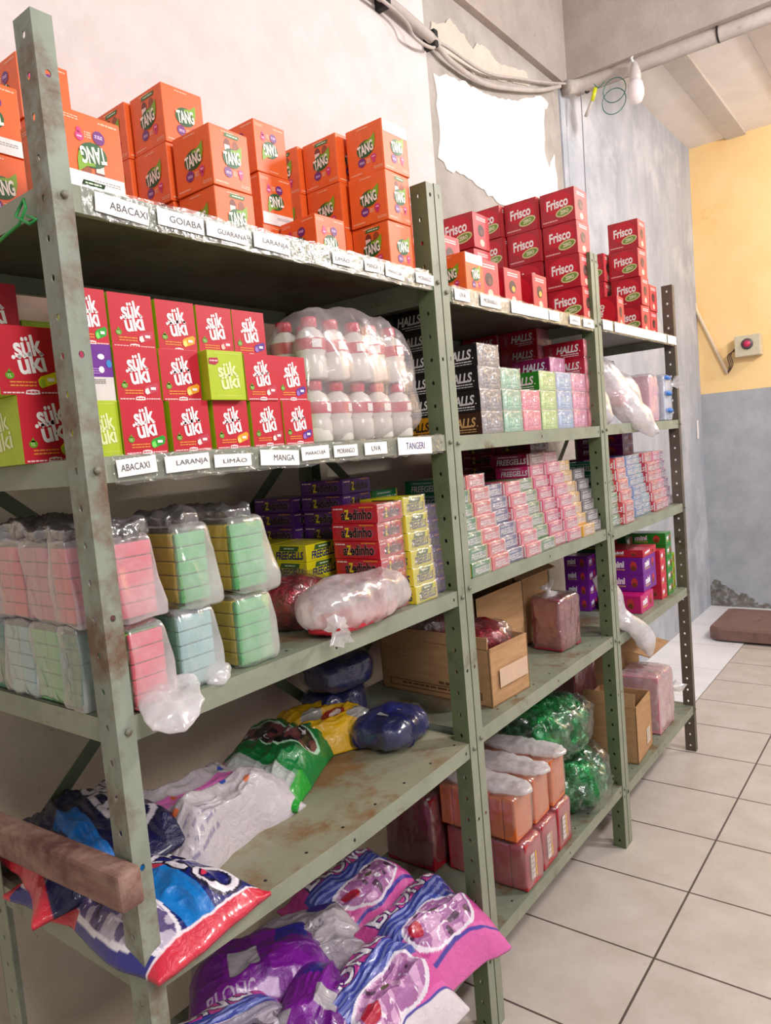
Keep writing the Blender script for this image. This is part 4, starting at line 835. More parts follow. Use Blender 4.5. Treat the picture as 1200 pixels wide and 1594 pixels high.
for i, (y0, cl, cu, nm, nu) in enumerate([(0.045, TE, PK, 'green', 'pink'), (0.135, GR, (214, 110, 150), 'green', 'rose'), (0.222, AQ, PK, 'pale teal', 'pink'), (0.310, TE, LI, 'teal', 'lilac')]):
    bagged(0.006 if i else 0.004, 0.036 if i == 0 else 0.11, y0 + (0.04 if i == 0 else 0.0), y0 + 0.084, Z3, hh, [(0, 1, 0, 0.5, cl, 5), (0, 1, 0.5, 1, tuple(int(v * 0.8 + 40) for v in cl), 5)], f'milky bag of {nm} packets, lower layer, {NUM[i]} one left of tall post', 10 + i)
    bagged(0.006 if i else 0.004, 0.036 if i == 0 else 0.11, y0 + (0.04 if i == 0 else 0.0), y0 + 0.084, Z3 + hh + 0.008, hh, [(0, 1, 0, 0.5, cu, 5), (0, 1, 0.5, 1, tuple(int(v * 0.8 + 40) for v in cu), 5)], f'milky bag of {nu} packets, upper layer, {NUM[i]} one left of tall post', 20 + i, tail=((0, 0, hh), 0.03, 0.028, (0.1, 0.2, 1)))
# wine bag and white knotted bag in front of the red cartons
o = obj('wine_red_bag', shell('wine_red_bag', 0.15, 0.14, 0.10, [m_foil_wine], 8, 30, 3.2, 0.012, 16, wr=0.012, wf=22), None, (0.505, 0.17, Z3), 0.3)
obj('outer_film', shell('outer_film', 0.165, 0.153, 0.108, [f_gloss], 12, 24, 3.0, 0.012, 14, wr=0.014, wf=22), o); tag(o, 'wine red candy bag in clear film behind the knotted white bag', 'bag')
o = obj('knotted_white_bag', shell('knotted_white_bag', 0.31, 0.135, 0.098, [film('white_knotted_film', (246, 242, 244), 0.55, 0.3, 0.5, 18)], 21, 40, 2.6, 0.012, 14, wr=0.012, wf=18), None, (0.565, 0.038, Z3), 0.10)
obj('red_contents', shell('red_contents', 0.26, 0.10, 0.030, [col((206, 40, 60), 0.4)], 2, 14, 3, 0.008, 30), o); mb = MB(); knot(mb, (-0.130, -0.045, 0.030), 0.020, 0.045, f_white, 3, (-0.8, -0.8, -0.35)); mb.build('twisted_end', o); tag(o, 'knotted white plastic bag with red contents lying on the shelf edge', 'bag')

# ------------------------------------------------------------------ printed pouches on the fourth shelf, near rack
Z4 = 0.731
cv = Canvas(0.42, 0.235, (26, 30, 110), 0.0018)       # dark blue and red candy pouch; length runs from the wall to the aisle
cv.rect(0.05, 0.0, 0.95, 0.20, (40, 42, 130)); cv.rect(0.52, 0.36, 0.98, 0.60, (20, 120, 200)); cv.rect(0.10, 0.4, 0.36, 0.56, (20, 110, 200))
msk = cv.emask(0.5, 0.2, 0.44, 0.15, 4); cv.fill(cv.emask(0.5, 0.2, 0.46, 0.17, 4), (235, 232, 240)); cv.candies(msk, (96, 84, 130), (190, 180, 200), (225, 220, 232), 60, 2)
for (a, b_, r_) in ((0.30, 0.72, 0.03), (0.62, 0.60, 0.035), (0.8, 0.72, 0.03), (0.18, 0.66, 0.03)): cv.ell(a, b_, r_, r_ * 1.3, (220, 60, 90))
cv.text('7BELO', 0.60, 0.76, 0.27, 0.066, (20, 16, 50), 0.03, 0, 0.06); cv.text('7BELO', 0.60, 0.76, 0.27, 0.066, (232, 226, 236), 0.03, 0, 0.01)
cv.rect(0.945, 0, 1, 1, (206, 40, 66)); cv.rect(0.938, 0, 0.945, 1, (236, 220, 230)); cv.rect(0, 0, 0.05, 1, (206, 40, 66)); cv.rect(0.3, 0.0, 0.5, 0.06, (206, 40, 60))
o = obj('candy_pouch', pillow('candy_pouch', cv, 0.048, 3, 0.013, 14, lump=0.004), None, (0.098, 0.185, Z4 + 0.006), math.radians(-88)); tag(o, 'navy and red candy pouch lettered in white, lying under the wooden bar', 'candy pouch')
cv = Canvas(0.36, 0.28, (20, 20, 64), 0.003); cv.rect(0.0, 0.0, 1, 0.1, (206, 40, 60)); cv.rect(0.45, 0.3, 0.95, 0.5, (24, 110, 190)); cv.text('7BELO', 0.5, 0.75, 0.25, 0.07, (214, 206, 216), 0, 0, 0.02)
o = obj('candy_pouch', pillow('candy_pouch', cv, 0.045, 9, 0.020, 13), None, (0.125, 0.36, Z4 + 0.045), (0.12, 0, math.radians(-100))); tag(o, 'navy candy pouch lying behind, nearer the wall, atop the red trimmed one', 'candy pouch')
cv = Canvas(0.34, 0.28, (190, 182, 188), 0.002)
n1 = fbm(cv.P, 10, 4); cv.fill(n1 > 0.6, (184, 176, 182)); cv.rect(0.0, 0.42, 1.0, 0.56, (214, 110, 184)); cv.rect(0, 0.9, 1, 1, (176, 90, 140)); cv.candies(cv.emask(0.35, 0.76, 0.3, 0.12, 3), (176, 168, 176), (200, 190, 198), (226, 222, 226), 40, 5)
for (a, b_, c_) in ((0.2, 0.3, (220, 110, 60)), (0.35, 0.5, (214, 100, 60)), (0.55, 0.35, (50, 80, 170)), (0.7, 0.62, (50, 80, 170)), (0.8, 0.70, (210, 80, 60)), (0.86, 0.3, (60, 100, 180)), (0.15, 0.66, (60, 150, 70)), (0.5, 0.68, (30, 120, 60)), (0.65, 0.2, (220, 120, 80))): cv.ell(a, b_, 0.022, 0.03, c_)
for yy in (0.08, 0.12, 0.16, 0.20): cv.fill((np.abs(cv.V / cv.W - yy) < 0.008) & (cv.U / cv.L > 0.12) & (cv.U / cv.L < 0.34) & (vnoise(cv.P, 200, 1) > 0.45), (140, 132, 156))
o = obj('candy_pouch', pillow('candy_pouch', cv, 0.085, 14, 0.022, 11, warp=0.6), None, (0.315, 0.275, Z4), (math.radians(3), 0, math.radians(4))); tag(o, 'white and pink see-through candy pouch with coloured dots, fourth shelf', 'candy pouch')
cv = Canvas(0.36, 0.25, (10, 96, 44), 0.002)
cv.fill(fbm(cv.P, 8, 3) > 0.58, (16, 120, 56)); cv.rect(0.0, 0.0, 0.2, 1.0, (150, 158, 152)); cv.rect(0.03, 0.1, 0.17, 0.9, (172, 178, 174)); cv.candies(cv.emask(0.62, 0.5, 0.12, 0.42, 2.5), (34, 30, 34), (110, 60, 60), (210, 205, 205), 55, 7)
cv.fill(cv.emask(0.62, 0.5, 0.135, 0.45, 2.5) & ~cv.emask(0.62, 0.5, 0.12, 0.42, 2.5), (170, 210, 180)); cv.rect(0.0, 0.0, 0.3, 0.08, (20, 150, 40))
o = obj('candy_pouch', pillow('candy_pouch', cv, 0.075, 22, 0.016, 11), None, (0.560, 0.325, Z4 + 0.002), math.radians(22)); tag(o, 'dark green candy pouch with grey panel, between white and yellow ones', 'candy pouch')
cv = Canvas(0.24, 0.25, (206, 160, 14), 0.002); cv.fill(fbm(cv.P, 14, 6) > 0.6, (224, 180, 24))
for (a, b_) in ((0.35, 0.5), (0.7, 0.75), (0.75, 0.25)): cv.ell(a, b_, 0.12, 0.09, (150, 146, 140))
cv.ell(0.55, 0.40, 0.12, 0.10, (150, 40, 30)); cv.ell(0.58, 0.42, 0.06, 0.05, (225, 200, 190)); cv.ell(0.45, 0.58, 0.06, 0.03, (110, 30, 24))
o = obj('candy_pouch', pillow('candy_pouch', cv, 0.065, 31, 0.018, 13), None, (0.765, 0.345, Z4 + 0.004), math.radians(-20)); tag(o, 'yellow candy pouch with grey spots beside the green pouch', 'candy pouch')
def navy_pack(loc, rz, label, w=0.22, d=0.17, h=0.085, seed=1):
    o = obj('navy_foil_pack', shell('navy_foil_pack', w, d, h, [m_navy], seed, 34, 3.8, 0.012, 14, wr=0.014, wf=16), None, loc, rz)
    mb = MB(); F = Face(mb, (-0.035, -0.025, h + 0.004), (1, 0, 0), (0, 1, 0), 0.05, 0.04); F.rect(0, 0, 1, 1, (180, 180, 186), 1); mb.build('paper_label', o)
    obj('outer_film', shell('outer_film', w + 0.012, d + 0.012, h + 0.006, [f_gloss], seed + 4, 24, 3.4, 0.010, 14, wr=0.014, wf=16), o); tag(o, label, 'pack')
navy_pack((0.825, 0.185, Z4 + 0.008), 0.1, 'navy foil pack in clear film at the right end, in front', seed=3, w=0.17, d=0.15, h=0.07)
bpy.data.objects[-1] if False else None

# ------------------------------------------------------------------ bottom shelf, near rack: printed pouches in a heap
Z5 = 0.2445
def blong(L, W, seed, txt='BLONG', pale=False, res=0.0017):
    cv = Canvas(L, W, (206, 78, 156), res)
    cv.fill(fbm(cv.P, 9, seed) > 0.56, (190, 60, 146)); cv.rect(0, 0.0, 1, 0.16, (216, 96, 170))
    cv.rect(0.08, 0.40, 0.92, 0.70, (60, 72, 160)); cv.fill((cv.V / cv.W > 0.42) & (cv.V / cv.W < 0.68) & (np.sin(cv.V / cv.W * 90 + 4 * np.sin(cv.U / cv.L * 5)) > 0.2) & (cv.U / cv.L > 0.1) & (cv.U / cv.L < 0.9), (130, 140, 205))
    cv.fill(cv.emask(0.5, 0.33, 0.34, 0.20, 2.6), (226, 218, 232)); cv.candies(cv.emask(0.5, 0.33, 0.31, 0.18, 2.6), (164, 104, 160), (206, 160, 200), (236, 226, 240), 50, seed)
    cv.ell(0.28, 0.34, 0.07, 0.075, (176, 30, 60)); cv.ell(0.52, 0.40, 0.05, 0.02, (90, 80, 60)); cv.fill((np.abs(cv.V / cv.W - 0.12) < 0.012), (70, 60, 160))
    cv.text(txt, 0.5, 0.81, L * 0.72, W * 0.19, (34, 30, 100), 0, 0.05, 0.055); cv.text(txt, 0.5, 0.81, L * 0.72, W * 0.19, (236, 230, 240), 0, 0.05, 0.012)
    if pale: cv.rect(0, 0, 1, 0.12, (220, 212, 220))
    return cv
def drop_front(y_edge, k=0.9, c=1.0, s=0.0):
    def f(X, Y):
        yy = X * s + Y * c; return -np.clip(-(yy + y_edge), 0, 1) * k
    return f
o = obj('bubblegum_pouch', pillow('bubblegum_pouch', blong(0.30, 0.25, 2), 0.075, 41, 0.014, 12, lump=0.006), None, (0.795, 0.325, Z5 + 0.045), (math.radians(6), 0, math.radians(-4))); tag(o, 'pink lettered bubblegum pouch farthest back, by the middle of heap', 'candy pouch')
o = obj('bubblegum_pouch', pillow('bubblegum_pouch', blong(0.33, 0.27, 5), 0.08, 42, 0.014, 12, drop_front(0.055, 0.55), lump=0.006), None, (0.755, 0.085, Z5 + 0.05), (math.radians(8), 0, math.radians(-3))); tag(o, 'pink lettered bubblegum pouch at the right, hanging over the shelf edge', 'candy pouch')
o = obj('bubblegum_pouch', pillow('bubblegum_pouch', blong(0.32, 0.25, 8, pale=True), 0.08, 43, 0.016, 12, drop_front(0.05, 0.5), lump=0.006), None, (0.505, 0.04, Z5 + 0.055), (math.radians(8), 0, math.radians(4))); tag(o, 'pale lettered bubblegum pouch at the front, lowest in the photo', 'candy pouch')
cv = Canvas(0.28, 0.26, (178, 170, 178), 0.0025); cv.fill(fbm(cv.P, 12, 3) > 0.55, (158, 150, 160)); cv.ell(0.7, 0.75, 0.14, 0.14, (60, 40, 130)); cv.text('BLONG', 0.45, 0.35, 0.10, 0.03, (120, 116, 130), 0.6)
o = obj('bubblegum_pouch', pillow('bubblegum_pouch', cv, 0.07, 44, 0.018, 12), None, (0.575, 0.29, Z5 + 0.05), (0, 0, math.radians(-35))); tag(o, 'greyish bubblegum pouch turned face down behind the lettered ones', 'candy pouch')
def purple_cv(L, W, seed, lab=True):
    cv = Canvas(L, W, (104, 20, 130), 0.0022); cv.fill(fbm(cv.P, 8, seed) > 0.56, (124, 24, 150)); cv.rect(0.62, 0.55, 0.85, 0.9, (46, 40, 140)); cv.rect(0.0, 0.75, 0.2, 1, (160, 154, 164))
    if lab: cv.rect(0.30, 0.30, 0.50, 0.55, (170, 166, 174))
    cv.text('BLONG', 0.30, 0.14, 0.10, 0.026, (200, 180, 210), 0); return cv
o = obj('purple_candy_pouch', pillow('purple_candy_pouch', purple_cv(0.32, 0.24, 3), 0.075, 51, 0.014, 10), None, (0.45, 0.30, Z5 + 0.06), (0, 0, math.radians(-38))); tag(o, 'purple pouch with grey sticker square in the heap', 'candy pouch')
o = obj('purple_candy_pouch', pillow('purple_candy_pouch', purple_cv(0.24, 0.2, 6), 0.08, 52, 0.016, 10), None, (0.42, 0.11, Z5 + 0.07), (math.radians(10), 0, math.radians(25))); tag(o, 'purple pouch at the front, rounder, with small sticker', 'candy pouch')
cv = blong(0.32, 0.24, 11); m_ = cv.V / cv.W > 0.93; cv.fill(m_, (160, 30, 40)); cv.fill(cv.V / cv.W < 0.5, (150, 142, 160)); cv.candies(cv.V / cv.W < 0.4, (120, 112, 130), (190, 180, 196), (220, 214, 226), 40, 3)
o = obj('bubblegum_pouch', pillow('bubblegum_pouch', cv, 0.075, 53, 0.014, 10), None, (0.235, 0.20, Z5 + 0.075), (math.radians(5), 0, math.radians(-8))); tag(o, 'navy trimmed bubblegum pouch at the left, beside the tall post', 'candy pouch')

# ------------------------------------------------------------------ fourth shelf, middle rack: cartons and red bags
def open_carton(w, d, h, label, loc, rz=0, flaps=(), print_x=None, mat=m_card, back=False):
    root = empty('cardboard_box', loc, label, 'cardboard box', None, rz); t = 0.004
    mb = MB(); mb.box(-w / 2, w / 2, -d / 2, d / 2, 0, t, mat)
    for (a, b_, c_, e) in ((-w / 2, -w / 2 + t, -d / 2, d / 2), (w / 2 - t, w / 2, -d / 2, d / 2), (-w / 2, w / 2, -d / 2, -d / 2 + t), (-w / 2, w / 2, d / 2 - t, d / 2)): mb.box(a, b_, c_, e, 0, h, mat)
    F = faceX(mb, w, d, h); ink = (110, 76, 46)
    if print_x:
        F.rect(0.08, 0.22, 0.92, 0.235, ink, 2); F.rect(0.08, 0.10, 0.92, 0.115, ink, 2); F.rect(0.08, 0.10, 0.09, 0.235, ink, 2); F.rect(0.91, 0.10, 0.92, 0.235, ink, 2); F.lines(0.55, 0.88, (0.26,), 0.05, ink, 2, 3); F.lines(0.2, 0.8, (0.16,), 0.035, ink, 2, 4)
    mb.build('box_body', root)
    for (side, ang, ln) in flaps:
        m2 = MB()
        if side == 'x-': m2.box(-ln, 0, -d / 2 + 0.004, d / 2 - 0.004, -t / 2, t / 2, mat); q = m2.build('flap', root, (-w / 2, 0, h), (0, ang, 0))
        if side == 'y-': m2.box(-w / 2 + 0.004, w / 2 - 0.004, -ln, 0, -t / 2, t / 2, mat); q = m2.build('flap', root, (0, -d / 2, h), (ang, 0, 0))
        if side == 'x+': m2.box(0, ln, -d / 2 + 0.004, d / 2 - 0.004, -t / 2, t / 2, mat); q = m2.build('flap', root, (w / 2, 0, h), (0, -ang, 0))
        if side == 'y+': m2.box(-w / 2 + 0.004, w / 2 - 0.004, 0, ln, -t / 2, t / 2, mat); q = m2.build('flap', root, (0, d / 2, h), (-ang, 0, 0))
    return root
Z4B = 0.7535
r = open_carton(0.19, 0.38, 0.155, 'open brown cardboard box with red bags inside, middle rack fourth shelf', (1.185, 0.225, Z4B), math.radians(-4), (('y-', math.radians(100), 0.07), ('x-', math.radians(93), 0.03)), True)
mb = MB(); F = Face(mb, (-0.06, -0.1955, 0.045), (1, 0, 0), (0, 0, 1), 0.14, 0.05); F.rect(0, 0, 1, 1, (206, 176, 150), 1); mb.build('tape_strip', r)
def blob(name, loc, size, m, label, cat, seed, rz=0, filmm=None, k=2.8, amp=0.012, wr=0.012, n=30, knot_at=None, tilt=0, group=None):
    o = obj(name, shell(name, *size, [m], seed, n, k, amp, 14, wr=wr, wf=20), None, loc, (0, tilt, rz))
    if filmm: obj('outer_film', shell('outer_film', size[0] * 1.06, size[1] * 1.06, size[2] * 1.04, [filmm], seed + 5, 24, k, amp * 1.3, 14, wr=wr * 1.4, wf=24), o)
    if knot_at: mb = MB(); knot(mb, knot_at[0], knot_at[1], knot_at[2], f_white, seed, knot_at[3]); mb.build('twisted_end', o)
    return tag(o, label, cat, group)
blob('red_candy_bag', (1.185, 0.120, Z4B + 0.080), (0.150, 0.145, 0.12), m_foil_wine, 'red candy bag in shiny clear film, at the front inside open box', 'bag', 61, 0.2, f_gloss)
blob('red_candy_bag', (1.185, 0.285, Z4B + 0.07), (0.16, 0.17, 0.15), m_foil_wine, 'dark red candy bag at the back inside the open box', 'bag', 62, 0, f_dusky)
def plates(x, y, z, w, d, h, n, c, label, m, seed, rz=0, knot_=None, group=None, axis='x'):
    root = empty('bagged_packets', (x, y, z), label, 'bag', group, rz)
    for i in range(n):
        mb = MB()
        if axis == 'x': mb.box(-w / 2 + i * w / n + 0.001, -w / 2 + (i + 1) * w / n - 0.001, -d / 2 + 0.003, d / 2 - 0.003, 0.002, h - 0.006 - 0.006 * (i % 2), col(c, 0.35, 0.3), 0.004)
        else: mb.box(-w / 2 + 0.003, w / 2 - 0.003, -d / 2 + i * d / n + 0.001, -d / 2 + (i + 1) * d / n - 0.001, 0.002, h - 0.006 - 0.006 * (i % 2), col(c, 0.35, 0.3), 0.004)
        mb.build('packet', root)
    obj('plastic_film', shell('plastic_film', w + 0.008, d + 0.008, h + 0.004, [m], seed, 24, 8, 0.003, 18, None, wr=0.007, wf=20), root)
    if knot_: mb = MB(); knot(mb, knot_[0], knot_[1], knot_[2], f_white, seed, knot_[3]); mb.build('twisted_end', root)
    return root
plates(1.665, 0.125, Z4B, 0.13, 0.11, 0.175, 4, (150, 36, 56), 'clear bag of dusky red packets standing beside the open box', f_clear, 71, -0.1, ((-0.03, 0.0, 0.18), 0.03, 0.035, (-0.3, 0.1, 1)))
r = open_carton(0.26, 0.20, 0.245, 'brown cardboard box at the far right end of the middle rack', (1.70, 0.32, Z4B), 0, (('y-', math.radians(20), 0.03),), False)
r = open_carton(0.30, 0.26, 0.235, 'brown cardboard box behind the open one, near the wall', (1.36, 0.325, Z4B) if False else (1.43, 0.325, Z4B), 0, (), False)
o = put(('chews', (120, 16, 50), 'mini', WHT, 0.12, 0.11, 0.05, False), 1.68, 0.24, Z4B + 0.246, 'dark red jelly box on the far cardboard box, lower', 'box', 'dark jelly boxes on cardboard')
o = put(('chews', (84, 24, 110), 'mini', WHT, 0.12, 0.11, 0.045, False), 1.68, 0.24, Z4B + 0.297, 'purple jelly box stacked on the far cardboard box, upper', 'box', 'dark jelly boxes on cardboard')

# navy packs that sit at the right end of the near rack, toward the wall
navy_pack((0.79, 0.285, Z4 + 0.075), -0.2, 'navy foil pack with pale sticker, lying higher behind the front one', seed=6, w=0.19, d=0.19, h=0.08) if False else None
navy_pack((0.86, 0.395, Z4 + 0.004), 0.0, 'navy foil pack, lower one against the wall side', seed=7, w=0.17, d=0.13, h=0.10)
navy_pack((0.865, 0.38, Z4 + 0.108), -0.2, 'navy foil pack with pale sticker, on top near the wall', seed=8, w=0.17, d=0.13, h=0.08)

# ------------------------------------------------------------------ bottom shelf, middle rack
Z5B = 0.2295
ORG = (214, 110, 50); RDK = (176, 36, 50)
f_pink = film('pink_clear_film', (245, 226, 232), 0.14, 0.3, 0.7, 16); f_or = film('bag_film_orange', (245, 236, 232), 0.10, 0.3, 0.7, 16)
for i, x in enumerate((1.175, 1.285, 1.395)):
    r = plates(x, 0.13 + 0.005 * i, Z5B, 0.10, 0.25, 0.135, 5, RDK, f'clear bag of red packets on the bottom shelf, {["nearest","middle","farthest"][i]} of three', f_pink, 80 + i, 0.02 * i, axis='y')
    mb = MB(); F = Face(mb, (-0.03, -0.129, 0.03), (1, 0, 0), (0, 0, 1), 0.055, 0.07); F.rect(0, 0, 0.42, 1, (214, 200, 196), 1); F.rect(0.5, 0, 0.6, 1, (222, 180, 50), 1); F.lines(0.05, 0.38, (0.2, 0.4, 0.6, 0.8), 0.04, (120, 110, 110), 2, i); mb.build('paper_label', r)
for i, x in enumerate((1.160, 1.270, 1.380)):
    r = plates(x, 0.14, Z5B + 0.142, 0.10, 0.24, 0.125 + 0.008 * i, 6, ORG, f'clear bag of orange packets with white rolled top, {["nearest","middle","farthest"][i]} of three', f_or, 90 + i, 0.02 * i, axis='y')
    obj('folded_top', shell('folded_top', 0.088, 0.27, 0.030, [f_white], 95 + i, 26, 2.8, 0.007, 24, wr=0.008, wf=30), r, (0, -0.012, 0.120 + 0.008 * i))
for i, (x, y) in enumerate(((1.14, 0.36), (1.28, 0.36))):
    plates(x, y, Z5B, 0.12, 0.17, 0.22 + 0.03 * i, 4, (150, 20, 36), f'clear bag of deep red packets near the wall, {["left","right"][i]} one', f_clear, 100 + i, 0, axis='y')
blob('green_foil_bag', (1.655, 0.115, Z5B + 0.004), (0.24, 0.25, 0.17), m_foil_green, 'shiny green foil candy bag, lower one beside the rack post', 'bag', 110, 0.3, f_gloss, k=2.6, amp=0.02, wr=0.02)
blob('green_foil_bag', (1.60, 0.165, Z5B + 0.178), (0.30, 0.27, 0.185), m_foil_green, 'shiny green foil candy bag, upper one under the shelf', 'bag', 111, -0.1, f_gloss, k=2.6, amp=0.02, wr=0.02)

# ------------------------------------------------------------------ far rack: bags on the second shelf, cartons at the bottom
Z2C = 1.4675
def hang_bag(name, pts, radii, m, label, seed, inner=None):
    """soft bag sagging along a path: elliptical sections with creases running along it"""
    P = [Vector(p) for p in smooth_path(pts, 6)]; n = len(P); R_ = np.interp(np.linspace(0, 1, n), np.linspace(0, 1, len(radii)), radii); k = 40; V = []
    for i in range(n):
        t = (P[min(i + 1, n - 1)] - P[max(i - 1, 0)]).normalized(); u = Vector((1, 0, 0)); u = (u - t * u.dot(t)).normalized(); w_ = t.cross(u)
        for q in range(k):
            a = 2 * PI * q / k; c = math.cos(a); s_ = math.sin(a); V.append(P[i] + u * c * R_[i] + w_ * s_ * R_[i] * 0.8)
    V = np.array([v[:] for v in V]); Pn = V - V.mean(0); cen = np.repeat(np.array([p[:] for p in P]), k, 0); dv = V - cen; dv /= np.linalg.norm(dv, axis=1)[:, None] + 1e-9
    V = V + dv * ((ridge(Pn * np.array([1, 1, 0.4]), 18, seed) - 0.5) * 0.02 * np.repeat(np.clip(R_ / 0.05, 0.2, 1), k))[:, None]
    F = [[i * k + q, i * k + (q + 1) % k, (i + 1) * k + (q + 1) % k, (i + 1) * k + q] for i in range(n - 1) for q in range(k)] + [list(range(k))[::-1], [(n - 1) * k + q for q in range(k)]]
    o = obj(name, np_mesh(name, V, F, [m]))
    if inner: obj('contents', shell('contents', *inner[0], [col(inner[1], 0.5)], seed, 12, 4, 0.006, 20), o, inner[2])
    return tag(o, label, 'bag')
f_hang = film('crumpled_white_film', (248, 244, 248), 0.7, 0.35, 0.6, 18)
hang_bag('white_plastic_bag', [(1.985, 0.09, Z2C + 0.21), (1.985, 0.08, Z2C + 0.13), (1.99, 0.06, Z2C + 0.05), (2.01, 0.03, Z2C + 0.012)], [0.02, 0.045, 0.05, 0.045, 0.02], f_hang, 'white plastic bag slumped at the left end of the far rack', 120)
hang_bag('white_plastic_bag', [(2.08, 0.13, Z2C + 0.20), (2.13, 0.10, Z2C + 0.19), (2.17, 0.06, Z2C + 0.10), (2.20, -0.01, Z2C + 0.01), (2.22, -0.05, Z2C - 0.055)], [0.045, 0.062, 0.062, 0.055, 0.008], f_hang, 'white bag with pink contents sagging over the shelf edge, far rack', 121, ((0.09, 0.06, 0.07), (214, 90, 100), (2.165, 0.055, Z2C + 0.06)))
hang_bag('white_plastic_bag', [(2.22, 0.20, Z2C + 0.27), (2.28, 0.16, Z2C + 0.22), (2.33, 0.10, Z2C + 0.13), (2.36, 0.05, Z2C + 0.02), (2.34, -0.03, Z2C - 0.045)], [0.03, 0.055, 0.07, 0.055, 0.008], f_hang, 'tall crumpled white bag leaning at the middle of the far rack', 123)
plates(2.52, 0.09, Z2C, 0.11, 0.12, 0.19, 2, (232, 170, 190), 'pale pink packets in film beside the blue topped bag', f_milky, 124, 0)
r = plates(2.655, 0.075, Z2C, 0.10, 0.12, 0.19, 3, (206, 214, 232), 'white bag with blue patches beside the dark end post', f_milky, 125, 0, ((0.03, -0.05, 0.14), 0.03, 0.05, (0.7, -0.6, 0.3)))
for k_, zz_ in enumerate((0.185, 0.12, 0.05)):
    obj('blue_cap', shell('blue_cap', 0.07, 0.06, 0.022, [col((40, 110, 190), 0.3)], k_, 10, 3, 0.004, 30), r, (-0.01, -0.045, zz_ - 0.02))
Z5C = 0.209
r = open_carton(0.21, 0.20, 0.215, 'open empty cardboard box on the bottom shelf, far rack', (2.155, 0.125, Z5C), math.radians(4), (('x-', math.radians(100), 0.05),), False)
mb = MB(); F = Face(mb, (0.02, -0.1015, 0.03), (1, 0, 0), (0, 0, 1), 0.05, 0.06); F.rect(0, 0, 1, 1, (214, 200, 184), 1); F.lines(0.1, 0.9, (0.2, 0.4, 0.6, 0.8), 0.05, (150, 140, 130), 2, 2); mb.build('paper_label', r)
plates(2.45, 0.11, Z5C, 0.19, 0.17, 0.24, 4, (214, 150, 162), 'milky bag of dusty pink packets beside the empty box, far rack', film('pinkish_milky', (246, 240, 244), 0.4, 0.35, 0.6, 20), 130, 0, ((0.10, -0.06, 0.13), 0.03, 0.06, (1, -0.5, 0)))
r = open_carton(0.27, 0.20, 0.33, 'brown cardboard box with a flap sticking out toward the aisle', (2.54, 0.31, Z5C), 0, (('y-', math.radians(12), 0.14),), True)
blob('red_packet_bag', (2.54, 0.30, Z5C + 0.25), (0.24, 0.17, 0.13), m_foil_wine, 'bag of red packets in pinkish film on top of the flapped box', 'bag', 131, 0, film('pinkish_film', (246, 226, 232), 0.45, 0.4, 0.6, 20))
plates(2.21, 0.345, Z5C, 0.22, 0.16, 0.42, 3, (150, 40, 56), 'tall bag of deep red packets behind the empty cardboard box', f_clear, 132)
hang_bag('white_plastic_bag', [(1.955, 0.10, 0.93), (1.965, 0.06, 0.88), (1.96, 0.03, 0.80), (1.985, -0.02, 0.755), (2.02, -0.045, 0.70), (2.05, -0.05, 0.63)], [0.015, 0.045, 0.04, 0.035, 0.04, 0.006], f_hang, 'white plastic bag drooping below fourth shelf beside the rack post', 133)

# ------------------------------------------------------------------ small things around the room
# wooden bar across the end of the near rack
mb = MB(); mb.box(-0.040, -0.004, -0.030, 0.62 - 0.03, 0.006, 0.058, m_wood, 0.006); o = mb.build('wooden_bar', None, (0, 0, 0.853)); o.rotation_euler = (math.radians(-3), 0, 0); tag(o, 'dark worn wooden bar fixed across the end of the near rack', 'wooden bar')
o.location = (0.0, 0.0, 0.853)
mb = MB()
g = [(-0.008, 0.30, 1.80), (-0.010, 0.16, 1.770), (-0.012, 0.11, 1.778), (-0.008, 0.075, 1.786), (-0.010, 0.05, 1.80), (-0.006, 0.06, 1.815), (-0.012, 0.075, 1.795), (-0.010, 0.045, 1.778), (-0.006, 0.034, 1.782), (-0.01, 0.05, 1.79)]
mb.tube(g, 0.0022, col((40, 150, 70), 0.4), 6); tag(mb.build('green_wire'), 'thin green wire tied around the corner of the top shelf', 'wire')
# sagging conduit and cable along the left wall
mb = MB(); mb.tube(smooth_path([(0.7, 0.575, 2.96), (1.25, 0.572, 2.96), (1.60, 0.57, 2.955), (1.86, 0.565, 2.93), (1.93, 0.57, 2.925)]), 0.018, m_cable, 10); mb.tube(smooth_path([(1.93, 0.57, 2.925), (2.03, 0.572, 2.90), (2.28, 0.575, 2.905), (2.575, 0.572, 2.975), (2.85, 0.57, 3.06), (3.05, 0.565, 3.14)]), 0.010, m_cable, 8)
o = mb.build('sagging_conduit'); tag(o, 'grey dusty conduit sagging along the upper left wall', 'conduit')
mb = MB(); mb.tube(smooth_path([(0.7, 0.55, 2.93), (1.6, 0.552, 2.925), (1.75, 0.55, 2.875), (1.88, 0.56, 2.89), (1.96, 0.565, 2.935), (2.3, 0.575, 2.955), (2.6, 0.575, 3.03), (2.9, 0.57, 3.11), (3.1, 0.555, 3.165)]), 0.006, m_cable, 8); tag(mb.build('loose_cable'), 'thin loose cable running above the sagging conduit', 'cable')
for x, z in ((1.61, 2.95), (1.90, 2.93)):
    mb = MB(); mb.box(-0.014, 0.014, -0.025, 0.03, -0.03, 0.03, m_dark, 0.006); tag(mb.build('cable_clamp', None, (x, 0.575, z)), f'small dark clamp holding the conduit, {"left" if x < 1.7 else "right"} one', 'clamp')
mb = MB(); mb.tube(smooth_path([(3.12, 0.56, 3.155), (3.20, 0.50, 3.175), (3.22, 0.2, 3.178), (3.22, -0.3, 3.17), (3.22, -0.9, 3.175), (3.22, -1.6, 3.17), (3.22, -2.4, 3.17)]), 0.034, m_cable, 14)
for y in (0.5, -0.12, -0.8): mb.tube([(3.22, y, 3.174), (3.22, y - 0.008, 3.174)], 0.037, m_dark, 14)
